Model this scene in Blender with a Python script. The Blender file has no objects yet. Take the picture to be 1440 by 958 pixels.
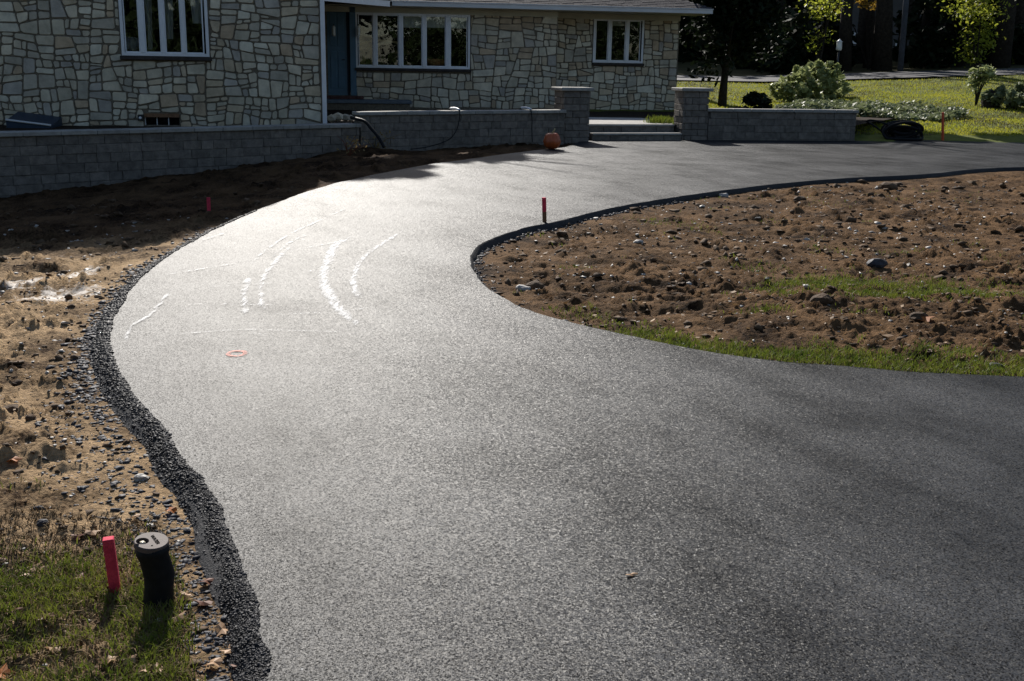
import bpy, bmesh, math, random
import numpy as np
from mathutils import Vector, Matrix

random.seed(7)
rng = np.random.default_rng(11)
sc = bpy.context.scene
C = sc.collection

# ------------------------------------------------------------------ camera
F, CX, CY, EYE = 1544.0, 720.0, 479.0, 1.6
PITCH, ROLL = math.atan(389.0 / F), math.radians(1.0)
_r, _u = Vector((1, 0, 0)), Vector((0, math.sin(PITCH), math.cos(PITCH)))
FWD = Vector((0, math.cos(PITCH), -math.sin(PITCH)))
RC = math.cos(ROLL) * _r + math.sin(ROLL) * _u
UC = -math.sin(ROLL) * _r + math.cos(ROLL) * _u
cam = bpy.data.objects.new("camera", bpy.data.cameras.new("camera"))
C.objects.link(cam)
cam.matrix_world = Matrix(((RC.x, UC.x, -FWD.x, 0), (RC.y, UC.y, -FWD.y, 0), (RC.z, UC.z, -FWD.z, EYE), (0, 0, 0, 1)))
cam.data.sensor_width = 36.0
cam.data.lens = 36.0 * F / 1440.0
cam.data.clip_start, cam.data.clip_end = 0.05, 2000
sc.camera = cam

# ------------------------------------------------------------------ light
SUN_AZ, SUN_EL = math.radians(-14.0), math.radians(32.5)
w = bpy.data.worlds.new("World"); sc.world = w; w.use_nodes = True
nt = w.node_tree
sky = nt.nodes.new("ShaderNodeTexSky"); sky.sky_type = 'NISHITA'; sky.sun_disc = False
sky.sun_elevation = SUN_EL; sky.sun_rotation = SUN_AZ % (2 * math.pi)
bgn = nt.nodes["Background"]; bgn.inputs[1].default_value = 0.08
nt.links.new(sky.outputs[0], bgn.inputs[0])
sun = bpy.data.objects.new("sun", bpy.data.lights.new("sun", 'SUN')); C.objects.link(sun)
sun.data.energy = 5.0; sun.data.angle = math.radians(0.5); sun.data.color = (1, 0.95, 0.88)
SUNV = Vector((math.sin(SUN_AZ) * math.cos(SUN_EL), math.cos(SUN_AZ) * math.cos(SUN_EL), math.sin(SUN_EL)))
sun.rotation_euler = (-SUNV).to_track_quat('-Z', 'Y').to_euler()
sun.location = (-5, 20, 30)
vs = sc.view_settings
vs.view_transform = 'Standard'; vs.look = 'None'; vs.exposure = 0.45; vs.gamma = 1.0; vs.use_curve_mapping = False

# ------------------------------------------------------------------ geometry helpers
def ray(px, py):
    return FWD + RC * ((px - CX) / F) - UC * ((py - CY) / F)
def gp(px, py, z=0.0):                       # the ground point (height z) seen at a pixel
    d = ray(px, py); t = (z - EYE) / d.z
    return Vector((d.x * t, d.y * t, z))
def at(px, py, Y):                           # the point at distance Y seen at a pixel
    d = ray(px, py); t = Y / d.y
    return Vector((d.x * t, Y, EYE + d.z * t))

_perm = np.random.default_rng(3).random((256, 256))
def vnoise(x, y):
    xi, yi = np.floor(x).astype(int), np.floor(y).astype(int)
    fx, fy = x - xi, y - yi
    fx, fy = fx * fx * (3 - 2 * fx), fy * fy * (3 - 2 * fy)
    g = lambda a, b: _perm[a & 255, b & 255]
    return (g(xi, yi) * (1 - fx) + g(xi + 1, yi) * fx) * (1 - fy) + (g(xi, yi + 1) * (1 - fx) + g(xi + 1, yi + 1) * fx) * fy
def fbm(x, y, s, o=4, rough=0.5):
    a, t, n = 1.0, 0.0, 0.0
    for k in range(o):
        t = t + a * (vnoise(x * s + 17.3 * k, y * s + 9.1 * k) - 0.5); n += a
        a *= rough; s *= 2.03
    return t / n * 2
def sstep(x, a, b):
    t = np.clip((x - a) / (b - a), 0, 1); return t * t * (3 - 2 * t)

def origin(o):
    v = Vector((0, 0, 0))
    while o is not None: v = v + o.location; o = o.parent
    return v
def link(o, parent=None):
    C.objects.link(o)
    if parent is not None: o.parent = parent
    return o
def mesh(name, v, f, m, smooth=False):
    me = bpy.data.meshes.new(name)
    me.from_pydata([tuple(p) for p in v], [], f); me.materials.append(m)
    if smooth: me.polygons.foreach_set("use_smooth", [True] * len(me.polygons))
    me.update(); return me
def obj(name, v, f, m, parent=None, smooth=False):     # one mesh object from world-space points
    o0 = origin(parent) if parent is not None else Vector((0, 0, 0))
    me = mesh(name, [Vector(p) - o0 for p in v], f, m, smooth)
    return link(bpy.data.objects.new(name, me), parent)
def fast(name, V, Fc, m, parent=None, smooth=False):   # big uniform meshes (numpy)
    V = np.asarray(V, dtype=np.float32); Fc = np.asarray(Fc, dtype=np.int32); k = Fc.shape[1]
    me = bpy.data.meshes.new(name)
    me.vertices.add(len(V)); me.vertices.foreach_set("co", V.ravel())
    me.loops.add(Fc.size); me.loops.foreach_set("vertex_index", Fc.ravel())
    me.polygons.add(len(Fc)); me.polygons.foreach_set("loop_start", np.arange(0, Fc.size, k, dtype=np.int32))
    me.polygons.foreach_set("loop_total", np.full(len(Fc), k, dtype=np.int32))
    if smooth: me.polygons.foreach_set("use_smooth", np.ones(len(Fc), dtype=bool))
    me.materials.append(m); me.update(calc_edges=True); me.validate()
    return link(bpy.data.objects.new(name, me), parent)
def thing(name, label, cat, loc=(0, 0, 0), group=None):
    o = bpy.data.objects.new(name, None); C.objects.link(o)
    o.location = loc; o.empty_display_size = 0.2
    return tag(o, label, cat, group)
def tag(o, label, cat, group=None):
    o['label'] = label; o['category'] = cat
    if group: o['group'] = group
    return o
def kind(o, k):
    o['kind'] = k; return o

def box_vf(p0, ex, ey, ez):                  # corner + three edge vectors
    p0, ex, ey, ez = map(Vector, (p0, ex, ey, ez))
    v = [p0, p0 + ex, p0 + ex + ey, p0 + ey]; v += [p + ez for p in v]
    return v, [(0, 3, 2, 1), (4, 5, 6, 7), (0, 1, 5, 4), (1, 2, 6, 5), (2, 3, 7, 6), (3, 0, 4, 7)]
def box(name, p0, ex, ey, ez, m, parent=None, bev=0.0):
    v, f = box_vf(p0, ex, ey, ez)
    o = obj(name, v, f, m, parent)
    if bev > 0:
        bm = bmesh.new(); bm.from_mesh(o.data)
        bmesh.ops.bevel(bm, geom=bm.edges[:], offset=bev, segments=1, affect='EDGES', profile=0.5)
        bm.to_mesh(o.data); bm.free()
    return o
class MB:                                    # several shapes joined as ONE part
    def __init__(s): s.v, s.f = [], []
    def add(s, v, f):
        b = len(s.v); s.v += [Vector(p) for p in v]; s.f += [tuple(i + b for i in q) for q in f]
    def box(s, *a): s.add(*box_vf(*a))
    def tube(s, pts, rad, n=8, cap=True): s.add(*tube_vf(pts, rad, n, cap))
    def build(s, name, m, parent=None, smooth=False): return obj(name, s.v, s.f, m, parent, smooth)
def tube_vf(pts, rad, n=8, cap=True):
    pts = [Vector(p) for p in pts]
    if not hasattr(rad, '__len__'): rad = [rad] * len(pts)
    v, f = [], []
    for i, p in enumerate(pts):
        t = (pts[min(i + 1, len(pts) - 1)] - pts[max(i - 1, 0)]).normalized()
        a = t.cross(Vector((0.31, 0.95, 0.11)) if abs(t.y) < 0.9 else Vector((1, 0, 0))).normalized(); b = t.cross(a)
        for k in range(n):
            q = 2 * math.pi * k / n
            v.append(p + (a * math.cos(q) + b * math.sin(q)) * rad[i])
    for i in range(len(pts) - 1):
        for k in range(n):
            f.append((i * n + k, i * n + (k + 1) % n, (i + 1) * n + (k + 1) % n, (i + 1) * n + k))
    if cap: f += [tuple(range(n))[::-1], tuple(range((len(pts) - 1) * n, len(pts) * n))]
    return v, f
def tube(name, pts, rad, m, parent=None, n=8, cap=True):
    v, f = tube_vf(pts, rad, n, cap); return obj(name, v, f, m, parent, True)
def spline(P, step):                         # Catmull-Rom through points, resampled at about `step`
    P = [np.array(p, float) for p in P]; out = []
    for i in range(len(P) - 1):
        p0, p1, p2, p3 = P[max(i - 1, 0)], P[i], P[i + 1], P[min(i + 2, len(P) - 1)]
        n = max(1, int(np.linalg.norm(p2 - p1) / step))
        for k in range(n):
            t = k / n
            out.append(0.5 * (2 * p1 + (p2 - p0) * t + (2 * p0 - 5 * p1 + 4 * p2 - p3) * t * t + (3 * p1 - p0 - 3 * p2 + p3) * t ** 3))
    out.append(P[-1]); return np.array(out)
def inside(poly, X, Y):
    poly = np.asarray(poly); c = np.zeros(np.shape(X), bool); j = len(poly) - 1
    for i in range(len(poly)):
        xi, yi = poly[i]; xj, yj = poly[j]
        if yi != yj: c ^= ((yi > Y) != (yj > Y)) & (X < (xj - xi) * (Y - yi) / (yj - yi) + xi)
        j = i
    return c
def edge_dist(line, X, Y):
    L = np.asarray(line)[::2]; d = np.full(np.shape(X), 1e9)
    for i in range(0, len(L)):
        d = np.minimum(d, (X - L[i, 0]) ** 2 + (Y - L[i, 1]) ** 2)
    return np.sqrt(d)

# ------------------------------------------------------------------ materials
def mat(name, col, rough=0.8, spec=0.3, var=0.0, vs_=6.0, col2=None, bump=0.0, bs=40.0, vary_obj=0.0, transl=0.0, metal=0.0):
    m = bpy.data.materials.new(name); m.use_nodes = True
    t = m.node_tree; b = t.nodes["Principled BSDF"]
    b.inputs['Roughness'].default_value = rough; b.inputs['Specular IOR Level'].default_value = spec
    b.inputs['Metallic'].default_value = metal
    tc = t.nodes.new("ShaderNodeTexCoord")
    colour = None
    rgb = t.nodes.new("ShaderNodeRGB"); rgb.outputs[0].default_value = (*col, 1); colour = rgb.outputs[0]
    if var or col2:
        nz = t.nodes.new("ShaderNodeTexNoise"); nz.inputs['Scale'].default_value = vs_; nz.inputs['Detail'].default_value = 6
        nz.inputs['Roughness'].default_value = 0.65
        t.links.new(tc.outputs['Object'], nz.inputs['Vector'])
        rp = t.nodes.new("ShaderNodeValToRGB")
        c2 = col2 if col2 else tuple(c * (1 + var) for c in col)
        c1 = col if col2 else tuple(c * (1 - var) for c in col)
        rp.color_ramp.elements[0].color = (*c1, 1); rp.color_ramp.elements[1].color = (*c2, 1)
        rp.color_ramp.elements[0].position = 0.33; rp.color_ramp.elements[1].position = 0.67
        t.links.new(nz.outputs['Fac'], rp.inputs['Fac']); colour = rp.outputs[0]
    if vary_obj:
        oi = t.nodes.new("ShaderNodeObjectInfo"); hs = t.nodes.new("ShaderNodeHueSaturation")
        mr = t.nodes.new("ShaderNodeMapRange"); mr.inputs[3].default_value = 1 - vary_obj; mr.inputs[4].default_value = 1 + vary_obj
        t.links.new(oi.outputs['Random'], mr.inputs[0]); t.links.new(mr.outputs[0], hs.inputs['Value'])
        t.links.new(colour, hs.inputs['Color']); colour = hs.outputs[0]
    t.links.new(colour, b.inputs['Base Color'])
    if bump:
        n2 = t.nodes.new("ShaderNodeTexNoise"); n2.inputs['Scale'].default_value = bs; n2.inputs['Detail'].default_value = 5
        t.links.new(tc.outputs['Object'], n2.inputs['Vector'])
        bp = t.nodes.new("ShaderNodeBump"); bp.inputs['Strength'].default_value = bump; bp.inputs['Distance'].default_value = 0.6 / bs
        t.links.new(n2.outputs['Fac'], bp.inputs['Height']); t.links.new(bp.outputs[0], b.inputs['Normal'])
    if transl:
        tr = t.nodes.new("ShaderNodeBsdfTranslucent"); mx = t.nodes.new("ShaderNodeMixShader"); mx.inputs[0].default_value = transl
        t.links.new(colour, tr.inputs[0]); t.links.new(b.outputs[0], mx.inputs[1]); t.links.new(tr.outputs[0], mx.inputs[2])
        t.links.new(mx.outputs[0], t.nodes["Material Output"].inputs[0])
    return m

def asphalt_material():
    m = bpy.data.materials.new("fresh_asphalt"); m.use_nodes = True
    t = m.node_tree; N, L = t.nodes, t.links; b = N["Principled BSDF"]
    tc = N.new("ShaderNodeTexCoord")
    def noise(s, d=4, r=0.6, vec=None):
        n = N.new("ShaderNodeTexNoise"); n.inputs['Scale'].default_value = s; n.inputs['Detail'].default_value = d; n.inputs['Roughness'].default_value = r
        L.new(vec or tc.outputs['Object'], n.inputs['Vector']); return n.outputs['Fac']
    def ramp(x, a, bb, c0, c1):
        r = N.new("ShaderNodeMapRange"); r.inputs[1].default_value = a; r.inputs[2].default_value = bb
        r.inputs[3].default_value = c0; r.inputs[4].default_value = c1; L.new(x, r.inputs[0]); return r.outputs[0]
    def op(o, a, bb):
        k = N.new("ShaderNodeMath"); k.operation = o
        for i, q in enumerate((a, bb)):
            if isinstance(q, float): k.inputs[i].default_value = q
            else: L.new(q, k.inputs[i])
        return k.outputs[0]
    mp = N.new("ShaderNodeMapping"); mp.vector_type = 'TEXTURE'; mp.inputs['Scale'].default_value = (4.5, 1.0, 1.0); mp.inputs['Rotation'].default_value = (0, 0, math.radians(-62))
    L.new(tc.outputs['Object'], mp.inputs['Vector'])
    big = noise(1.0, 6, 0.66); streak = noise(2.2, 5, 0.62, mp.outputs[0])
    vo = N.new("ShaderNodeTexVoronoi"); vo.inputs['Scale'].default_value = 160.0; L.new(tc.outputs['Object'], vo.inputs['Vector'])
    sp = N.new("ShaderNodeSeparateColor"); L.new(vo.outputs['Color'], sp.inputs[0])
    chip = sp.outputs[0]
    mixn = op('ADD', op('MULTIPLY', big, 0.55), op('MULTIPLY', streak, 0.45))
    base = op('MULTIPLY', ramp(chip, 0.0, 1.0, 0.010, 0.052), ramp(mixn, 0.38, 0.62, 0.5, 1.25))
    v3 = N.new("ShaderNodeTexVoronoi"); v3.inputs['Scale'].default_value = 210.0; L.new(tc.outputs['Object'], v3.inputs['Vector'])
    s3 = N.new("ShaderNodeSeparateColor"); L.new(v3.outputs['Color'], s3.inputs[0])
    pit = ramp(s3.outputs[2], 0.14, 0.26, 0.3, 1.0)          # dark voids between the chips
    base = op('MULTIPLY', base, pit)
    cc = N.new("ShaderNodeCombineColor")
    for i, k in enumerate((0.95, 0.985, 1.06)): L.new(op('MULTIPLY', base, k), cc.inputs[i])
    L.new(cc.outputs[0], b.inputs['Base Color'])
    L.new(op('ADD', ramp(mixn, 0.38, 0.62, 0.48, 0.56), ramp(chip, 0, 1, -0.05, 0.05)), b.inputs['Roughness'])
    L.new(op('MULTIPLY', ramp(mixn, 0.38, 0.62, 0.08, 0.205), pit), b.inputs['Specular IOR Level'])
    fine = noise(260.0, 2, 0.6)
    h = op('ADD', op('MULTIPLY', vo.outputs['Distance'], -0.5), op('MULTIPLY', fine, 0.5))
    bp = N.new("ShaderNodeBump"); bp.inputs['Strength'].default_value = 0.35; bp.inputs['Distance'].default_value = 0.004
    L.new(h, bp.inputs['Height'])
    # every chip of aggregate lies at its own tilt
    def vm(o, a, bb):
        k = N.new("ShaderNodeVectorMath"); k.operation = o
        for i, q in enumerate((a, bb)):
            if q is None: continue
            if isinstance(q, tuple): k.inputs[i].default_value = q
            else: L.new(q, k.inputs[i])
        return k.outputs[0]
    v2 = N.new("ShaderNodeTexVoronoi"); v2.inputs['Scale'].default_value = 240.0; L.new(tc.outputs['Object'], v2.inputs['Vector'])
    t1 = vm('MULTIPLY', vm('SUBTRACT', vo.outputs['Color'], (0.5, 0.5, 0.5)), (0.44, 0.44, 0.0))
    t2 = vm('MULTIPLY', vm('SUBTRACT', v2.outputs['Color'], (0.5, 0.5, 0.5)), (0.35, 0.35, 0.0))
    L.new(vm('NORMALIZE', vm('ADD', vm('ADD', t1, t2), bp.outputs[0]), None), b.inputs['Normal'])
    return m

def mark_material(name, col, scale, lo, hi, rough=0.7, stretch=1.0):
    m = bpy.data.materials.new(name); m.use_nodes = True
    t = m.node_tree; N, L = t.nodes, t.links; b = N["Principled BSDF"]
    b.inputs['Base Color'].default_value = (*col, 1); b.inputs['Roughness'].default_value = rough
    tc = N.new("ShaderNodeTexCoord"); n = N.new("ShaderNodeTexNoise"); n.inputs['Scale'].default_value = scale; n.inputs['Detail'].default_value = 8
    n.inputs['Roughness'].default_value = 0.75
    mp = N.new("ShaderNodeMapping"); mp.inputs['Scale'].default_value = (1.0, stretch, 1.0)
    L.new(tc.outputs['Object'], mp.inputs['Vector']); L.new(mp.outputs[0], n.inputs['Vector'])
    at_ = N.new("ShaderNodeAttribute"); at_.attribute_name = "fade"
    ad = N.new("ShaderNodeMath"); ad.operation = 'ADD'
    cm_ = N.new("ShaderNodeMath"); cm_.operation = 'MULTIPLY_ADD'; L.new(n.outputs['Fac'], cm_.inputs[0]); cm_.inputs[1].default_value = 2.0; cm_.inputs[2].default_value = -0.5; L.new(cm_.outputs[0], ad.inputs[0]); L.new(at_.outputs['Fac'], ad.inputs[1])
    r = N.new("ShaderNodeMapRange"); r.inputs[1].default_value = lo; r.inputs[2].default_value = hi
    L.new(ad.outputs[0], r.inputs[0]); L.new(r.outputs[0], b.inputs['Alpha'])
    return m

def soil_material(name, dark, light, scale=1.3, top=None):
    m = bpy.data.materials.new(name); m.use_nodes = True
    t = m.node_tree; N, L = t.nodes, t.links; b = N["Principled BSDF"]
    b.inputs['Roughness'].default_value = 0.9; b.inputs['Specular IOR Level'].default_value = 0.06
    tc = N.new("ShaderNodeTexCoord")
    def noise(s, d, r):
        n = N.new("ShaderNodeTexNoise"); n.inputs['Scale'].default_value = s; n.inputs['Detail'].default_value = d; n.inputs['Roughness'].default_value = r
        L.new(tc.outputs['Object'], n.inputs['Vector']); return n.outputs['Fac']
    a, c = noise(scale, 9, 0.66), noise(38, 5, 0.6)
    mu = N.new("ShaderNodeMath"); mu.operation = 'MULTIPLY_ADD'; L.new(c, mu.inputs[0]); mu.inputs[1].default_value = 0.45; L.new(a, mu.inputs[2])
    r = N.new("ShaderNodeValToRGB"); e = r.color_ramp.elements
    e[0].position = 0.57; e[0].color = (*dark, 1); e[1].position = 0.86; e[1].color = (*light, 1)
    k = e.new(0.69); k.color = (*[(p * 0.55 + q * 0.45) for p, q in zip(dark, light)], 1)
    L.new(mu.outputs[0], r.inputs['Fac']); colour = r.outputs[0]
    if top:                                   # shade of the house and wall painted into the soil colour (vertex attribute)
        a_ = N.new("ShaderNodeAttribute"); a_.attribute_name = "painted_shade"; mx = N.new("ShaderNodeMix"); mx.data_type = 'RGBA'; mx.blend_type = 'MULTIPLY'
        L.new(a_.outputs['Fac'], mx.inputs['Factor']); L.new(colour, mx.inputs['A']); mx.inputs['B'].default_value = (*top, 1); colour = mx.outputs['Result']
    L.new(colour, b.inputs['Base Color'])
    bp = N.new("ShaderNodeBump"); bp.inputs['Strength'].default_value = 1.0; bp.inputs['Distance'].default_value = 0.03
    L.new(noise(55, 6, 0.65), bp.inputs['Height']); L.new(bp.outputs[0], b.inputs['Normal'])
    return m

M = {}
M['asphalt'] = asphalt_material()
M['crumb'] = mat('asphalt_crumbs', (0.016, 0.016, 0.019), 0.7, 0.3, 0.5, 60, bump=1.0, bs=120)
M['chalk'] = mark_material('white_dust', (0.78, 0.78, 0.78), 34, 0.56, 1.15, 0.7, 0.2)
M['clay'] = mark_material('pale_clay', (0.66, 0.60, 0.53), 7, 0.5, 1.0)
M['orange_paint'] = mark_material('orange_paint', (0.55, 0.11, 0.06), 40, 0.35, 0.8)
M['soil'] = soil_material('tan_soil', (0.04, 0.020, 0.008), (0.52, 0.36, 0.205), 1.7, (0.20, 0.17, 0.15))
M['soil2'] = soil_material('brown_soil', (0.022, 0.012, 0.006), (0.185, 0.108, 0.053), 2.2)
M['earth'] = mat('earth', (0.05, 0.045, 0.02), 0.9, 0.1, col2=(0.09, 0.08, 0.035), vs_=0.7)
M['clod'] = mat('clods', (0.05, 0.03, 0.017), 0.85, 0.2, col2=(0.13, 0.085, 0.05), vs_=5, bump=0.7, bs=60)
M['gravel2'] = mat('tar_crumbs', (0.012, 0.012, 0.014), 0.6, 0.2, col2=(0.05, 0.05, 0.056), vs_=25)
M['pale'] = mat('pale_stones', (0.35, 0.33, 0.30), 0.6, 0.4, 0.3, 10, bump=0.4, bs=60)
M['gravel'] = mat('dark_gravel', (0.02, 0.021, 0.026), 0.65, 0.2, col2=(0.075, 0.075, 0.085), vs_=14, bump=0.5, bs=80)
M['lawn'] = mat('lawn', (0.075, 0.095, 0.015), 0.9, 0.1, col2=(0.13, 0.14, 0.03), vs_=3)
M['blade'] = mat('grass_blades', (0.085, 0.13, 0.016), 0.6, 0.15, col2=(0.21, 0.23, 0.035), vs_=4, transl=0.35)
M['blade2'] = mat('dry_grass_blades', (0.09, 0.10, 0.028), 0.6, 0.3, col2=(0.19, 0.15, 0.07), vs_=4, transl=0.3)
M['thatch'] = mat('dead_thatch', (0.07, 0.045, 0.022), 0.8, 0.1, col2=(0.24, 0.17, 0.09), vs_=9)
M['blade3'] = mat('lawn_blades', (0.24, 0.27, 0.025), 0.7, 0.1, col2=(0.38, 0.35, 0.045), vs_=1.2, transl=0.55)
M['litter'] = mat('leaf_litter', (0.10, 0.05, 0.02), 0.7, 0.3, col2=(0.42, 0.28, 0.15), vs_=9, transl=0.2)
M['leaf_orange'] = mat('orange_leaf', (0.42, 0.14, 0.03), 0.6, 0.3, 0.3, 30, transl=0.25)
M['leaf_tan'] = mat('tan_leaf', (0.48, 0.30, 0.17), 0.6, 0.3, 0.3, 30, transl=0.2)
M['leaf_brown'] = mat('brown_leaf', (0.17, 0.06, 0.03), 0.6, 0.3, 0.3, 30, transl=0.2)
STONE_COL = [(0.53, 0.475, 0.36), (0.60, 0.53, 0.40), (0.46, 0.415, 0.33), (0.52, 0.43, 0.30), (0.42, 0.385, 0.33), (0.48, 0.37, 0.25), (0.62, 0.57, 0.45)]
M['stones'] = [mat('fieldstone', c, 0.85, 0.2, 0.22, 4.0, bump=0.5, bs=30, vary_obj=0.12) for c in STONE_COL]
M['mortar'] = mat('dark_mortar', (0.17, 0.145, 0.11), 0.95, 0.1, 0.3, 20, bump=0.5, bs=60)
M['block'] = [mat('concrete_block', c, 0.9, 0.15, 0.3, 9.0, bump=1.0, bs=35, vary_obj=0.14) for c in ((0.175, 0.155, 0.135), (0.185, 0.162, 0.14), (0.165, 0.146, 0.128))]
M['cap'] = mat('cap_stone', (0.30, 0.285, 0.26), 0.85, 0.2, 0.2, 6, bump=0.5, bs=40, vary_obj=0.1)
M['patio'] = mat('patio_paving', (0.36, 0.34, 0.31), 0.85, 0.2, 0.2, 4, bump=0.3, bs=30)
M['mulch'] = mat('mulch', (0.03, 0.02, 0.013), 0.9, 0.1, 0.5, 12, bump=1.0, bs=30)
M['white'] = mat('white_paint', (0.78, 0.78, 0.80), 0.5, 0.4, 0.08, 3)
M['frame'] = mat('window_paint', (0.74, 0.75, 0.77), 0.5, 0.4, 0.06, 3)
M['cream'] = mat('cream_board', (0.5, 0.47, 0.36), 0.7, 0.3, 0.1, 2)
M['gutter'] = mat('gutter_paint', (0.6, 0.6, 0.6), 0.5, 0.4, 0.06, 2)
M['blue'] = mat('blue_door_paint', (0.085, 0.165, 0.235), 0.45, 0.4, 0.12, 3)
M['navy'] = mat('dark_blue_paint', (0.015, 0.032, 0.06), 0.5, 0.4, 0.12, 3)
M['sill'] = mat('slate_sill', (0.05, 0.042, 0.038), 0.8, 0.2, 0.3, 8, bump=0.4, bs=30)
M['bluestone'] = mat('bluestone', (0.13, 0.155, 0.18), 0.7, 0.3, 0.2, 5)
M['brick'] = mat('brick_red', (0.10, 0.05, 0.045), 0.85, 0.2, 0.25, 8, bump=0.4, bs=50)
M['shingle'] = mat('roof_shingle', (0.028, 0.027, 0.034), 0.85, 0.1, col2=(0.055, 0.052, 0.06), vs_=5, bump=0.6, bs=60)
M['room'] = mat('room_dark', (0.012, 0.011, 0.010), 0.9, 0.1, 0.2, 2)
M['shade'] = mat('window_blind', (0.7, 0.66, 0.56), 0.8, 0.2, 0.1, 3)
M['metal'] = mat('black_metal', (0.02, 0.02, 0.022), 0.4, 0.5, 0.2, 5)
M['plastic'] = mat('black_plastic', (0.012, 0.012, 0.013), 0.6, 0.15, 0.3, 30, bump=0.25, bs=70)
M['lidplastic'] = mat('brown_plastic_lid', (0.11, 0.085, 0.078), 0.6, 0.12, 0.15, 30, bump=0.2, bs=200)
M['linen'] = mat('pale_linen', (0.8, 0.79, 0.76), 0.9, 0.1, 0.05, 8, transl=0.2)
M['pine'] = mat('pale_pine', (0.75, 0.52, 0.25), 0.6, 0.3, 0.1, 8)
M['wicker'] = mat('wicker', (0.5, 0.22, 0.08), 0.8, 0.2, 0.3, 30)
M['ink'] = mat('black_lettering', (0.006, 0.006, 0.006), 0.95, 0.0)
M['brass'] = mat('plug_metal', (0.5, 0.45, 0.34), 0.35, 0.6, 0.1, 60)
M['pink'] = mat('pink_paint', (0.78, 0.07, 0.12), 0.8, 0.2, col2=(0.50, 0.035, 0.07), vs_=28, bump=0.5, bs=160)
M['red'] = mat('orange_red_paint', (0.62, 0.10, 0.04), 0.7, 0.3, 0.12, 20)
M['wood'] = mat('raw_wood', (0.20, 0.11, 0.06), 0.8, 0.2, 0.25, 25, bump=0.4, bs=90)
M['pumpkin'] = mat('pumpkin_skin', (0.42, 0.085, 0.02), 0.42, 0.5, 0.2, 8, bump=0.2, bs=30)
M['stem'] = mat('pumpkin_stem', (0.36, 0.30, 0.17), 0.8, 0.2, 0.2, 30)
M['bark'] = mat('bark', (0.035, 0.028, 0.022), 0.95, 0.1, 0.4, 8, bump=1.0, bs=14)
M['pole'] = mat('weathered_pole', (0.07, 0.075, 0.09), 0.9, 0.1, 0.25, 5)
M['leaf_dark'] = mat('dark_leaves', (0.014, 0.022, 0.010), 0.65, 0.08, 0.4, 3, transl=0.15)
M['leaf_mid'] = mat('mid_leaves', (0.035, 0.055, 0.018), 0.55, 0.3, 0.4, 2, transl=0.3)
M['leaf_lime'] = mat('lime_leaves', (0.22, 0.28, 0.03), 0.5, 0.2, col2=(0.38, 0.38, 0.05), vs_=2, transl=0.6)
M['leaf_gold'] = mat('golden_leaves', (0.32, 0.20, 0.03), 0.5, 0.3, 0.3, 2, transl=0.5)
M['leaf_rhodo'] = mat('glossy_leaves', (0.19, 0.23, 0.07), 0.5, 0.25, col2=(0.42, 0.45, 0.22), vs_=2, transl=0.4)
M['leaf_cover'] = mat('groundcover_leaves', (0.10, 0.125, 0.05), 0.5, 0.25, col2=(0.25, 0.28, 0.15), vs_=3, transl=0.35)
M['street'] = mat('old_asphalt', (0.055, 0.055, 0.06), 0.7, 0.4, 0.15, 1.5, bump=0.4, bs=60)
M['lantern'] = mat('lantern_glass', (0.85, 0.85, 0.8), 0.3, 0.5, 0.05, 5, transl=0.25)
M['siding'] = mat('grey_siding', (0.10, 0.095, 0.095), 0.8, 0.2, 0.1, 2)
M['weed'] = mat('dry_weed', (0.28, 0.20, 0.09), 0.8, 0.2, 0.3, 10, transl=0.3)

def glass():
    m = bpy.data.materials.new('window_glass'); m.use_nodes = True
    t = m.node_tree; N, L = t.nodes, t.links
    g = N.new("ShaderNodeBsdfGlossy"); g.inputs['Roughness'].default_value = 0.012
    tr = N.new("ShaderNodeBsdfTransparent"); tr.inputs[0].default_value = (0.85, 0.87, 0.87, 1)
    fr = N.new("ShaderNodeFresnel"); fr.inputs[0].default_value = 1.5
    nz = N.new("ShaderNodeTexNoise"); nz.inputs['Scale'].default_value = 1.6
    tc = N.new("ShaderNodeTexCoord"); L.new(tc.outputs['Object'], nz.inputs['Vector'])
    bp = N.new("ShaderNodeBump"); bp.inputs['Strength'].default_value = 0.08; bp.inputs['Distance'].default_value = 0.1
    L.new(nz.outputs['Fac'], bp.inputs['Height']); L.new(bp.outputs[0], g.inputs['Normal'])
    ml = N.new("ShaderNodeMath"); ml.operation = 'MULTIPLY'; ml.inputs[1].default_value = 1.5; ml.use_clamp = True
    L.new(fr.outputs[0], ml.inputs[0])
    mx = N.new("ShaderNodeMixShader"); L.new(ml.outputs[0], mx.inputs[0]); L.new(tr.outputs[0], mx.inputs[1]); L.new(g.outputs[0], mx.inputs[2])
    L.new(mx.outputs[0], N["Material Output"].inputs[0])
    return m
M['glass'] = glass()

# ------------------------------------------------------------------ terrain
def zg(X, Y):
    X, Y = np.asarray(X, float), np.asarray(Y, float)
    z = -0.06 - 0.5 * np.clip((-3 - X) / 5, 0, 1.2) * sstep(Y, 4, 14)
    z = z + 0.06 * np.clip(Y - 25.5, 0, 21) + 0.028 * np.clip(Y - 46.5, 0, 45)
    z = z + 0.045 * np.clip(X - 13, -3, 25) * sstep(Y, 27, 46)
    z = z + 0.045 * sstep(X, 0.3, 1.5) * (1 - sstep(Y, 6.3, 9.0)) * sstep(Y, 4, 5)
    return z

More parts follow.
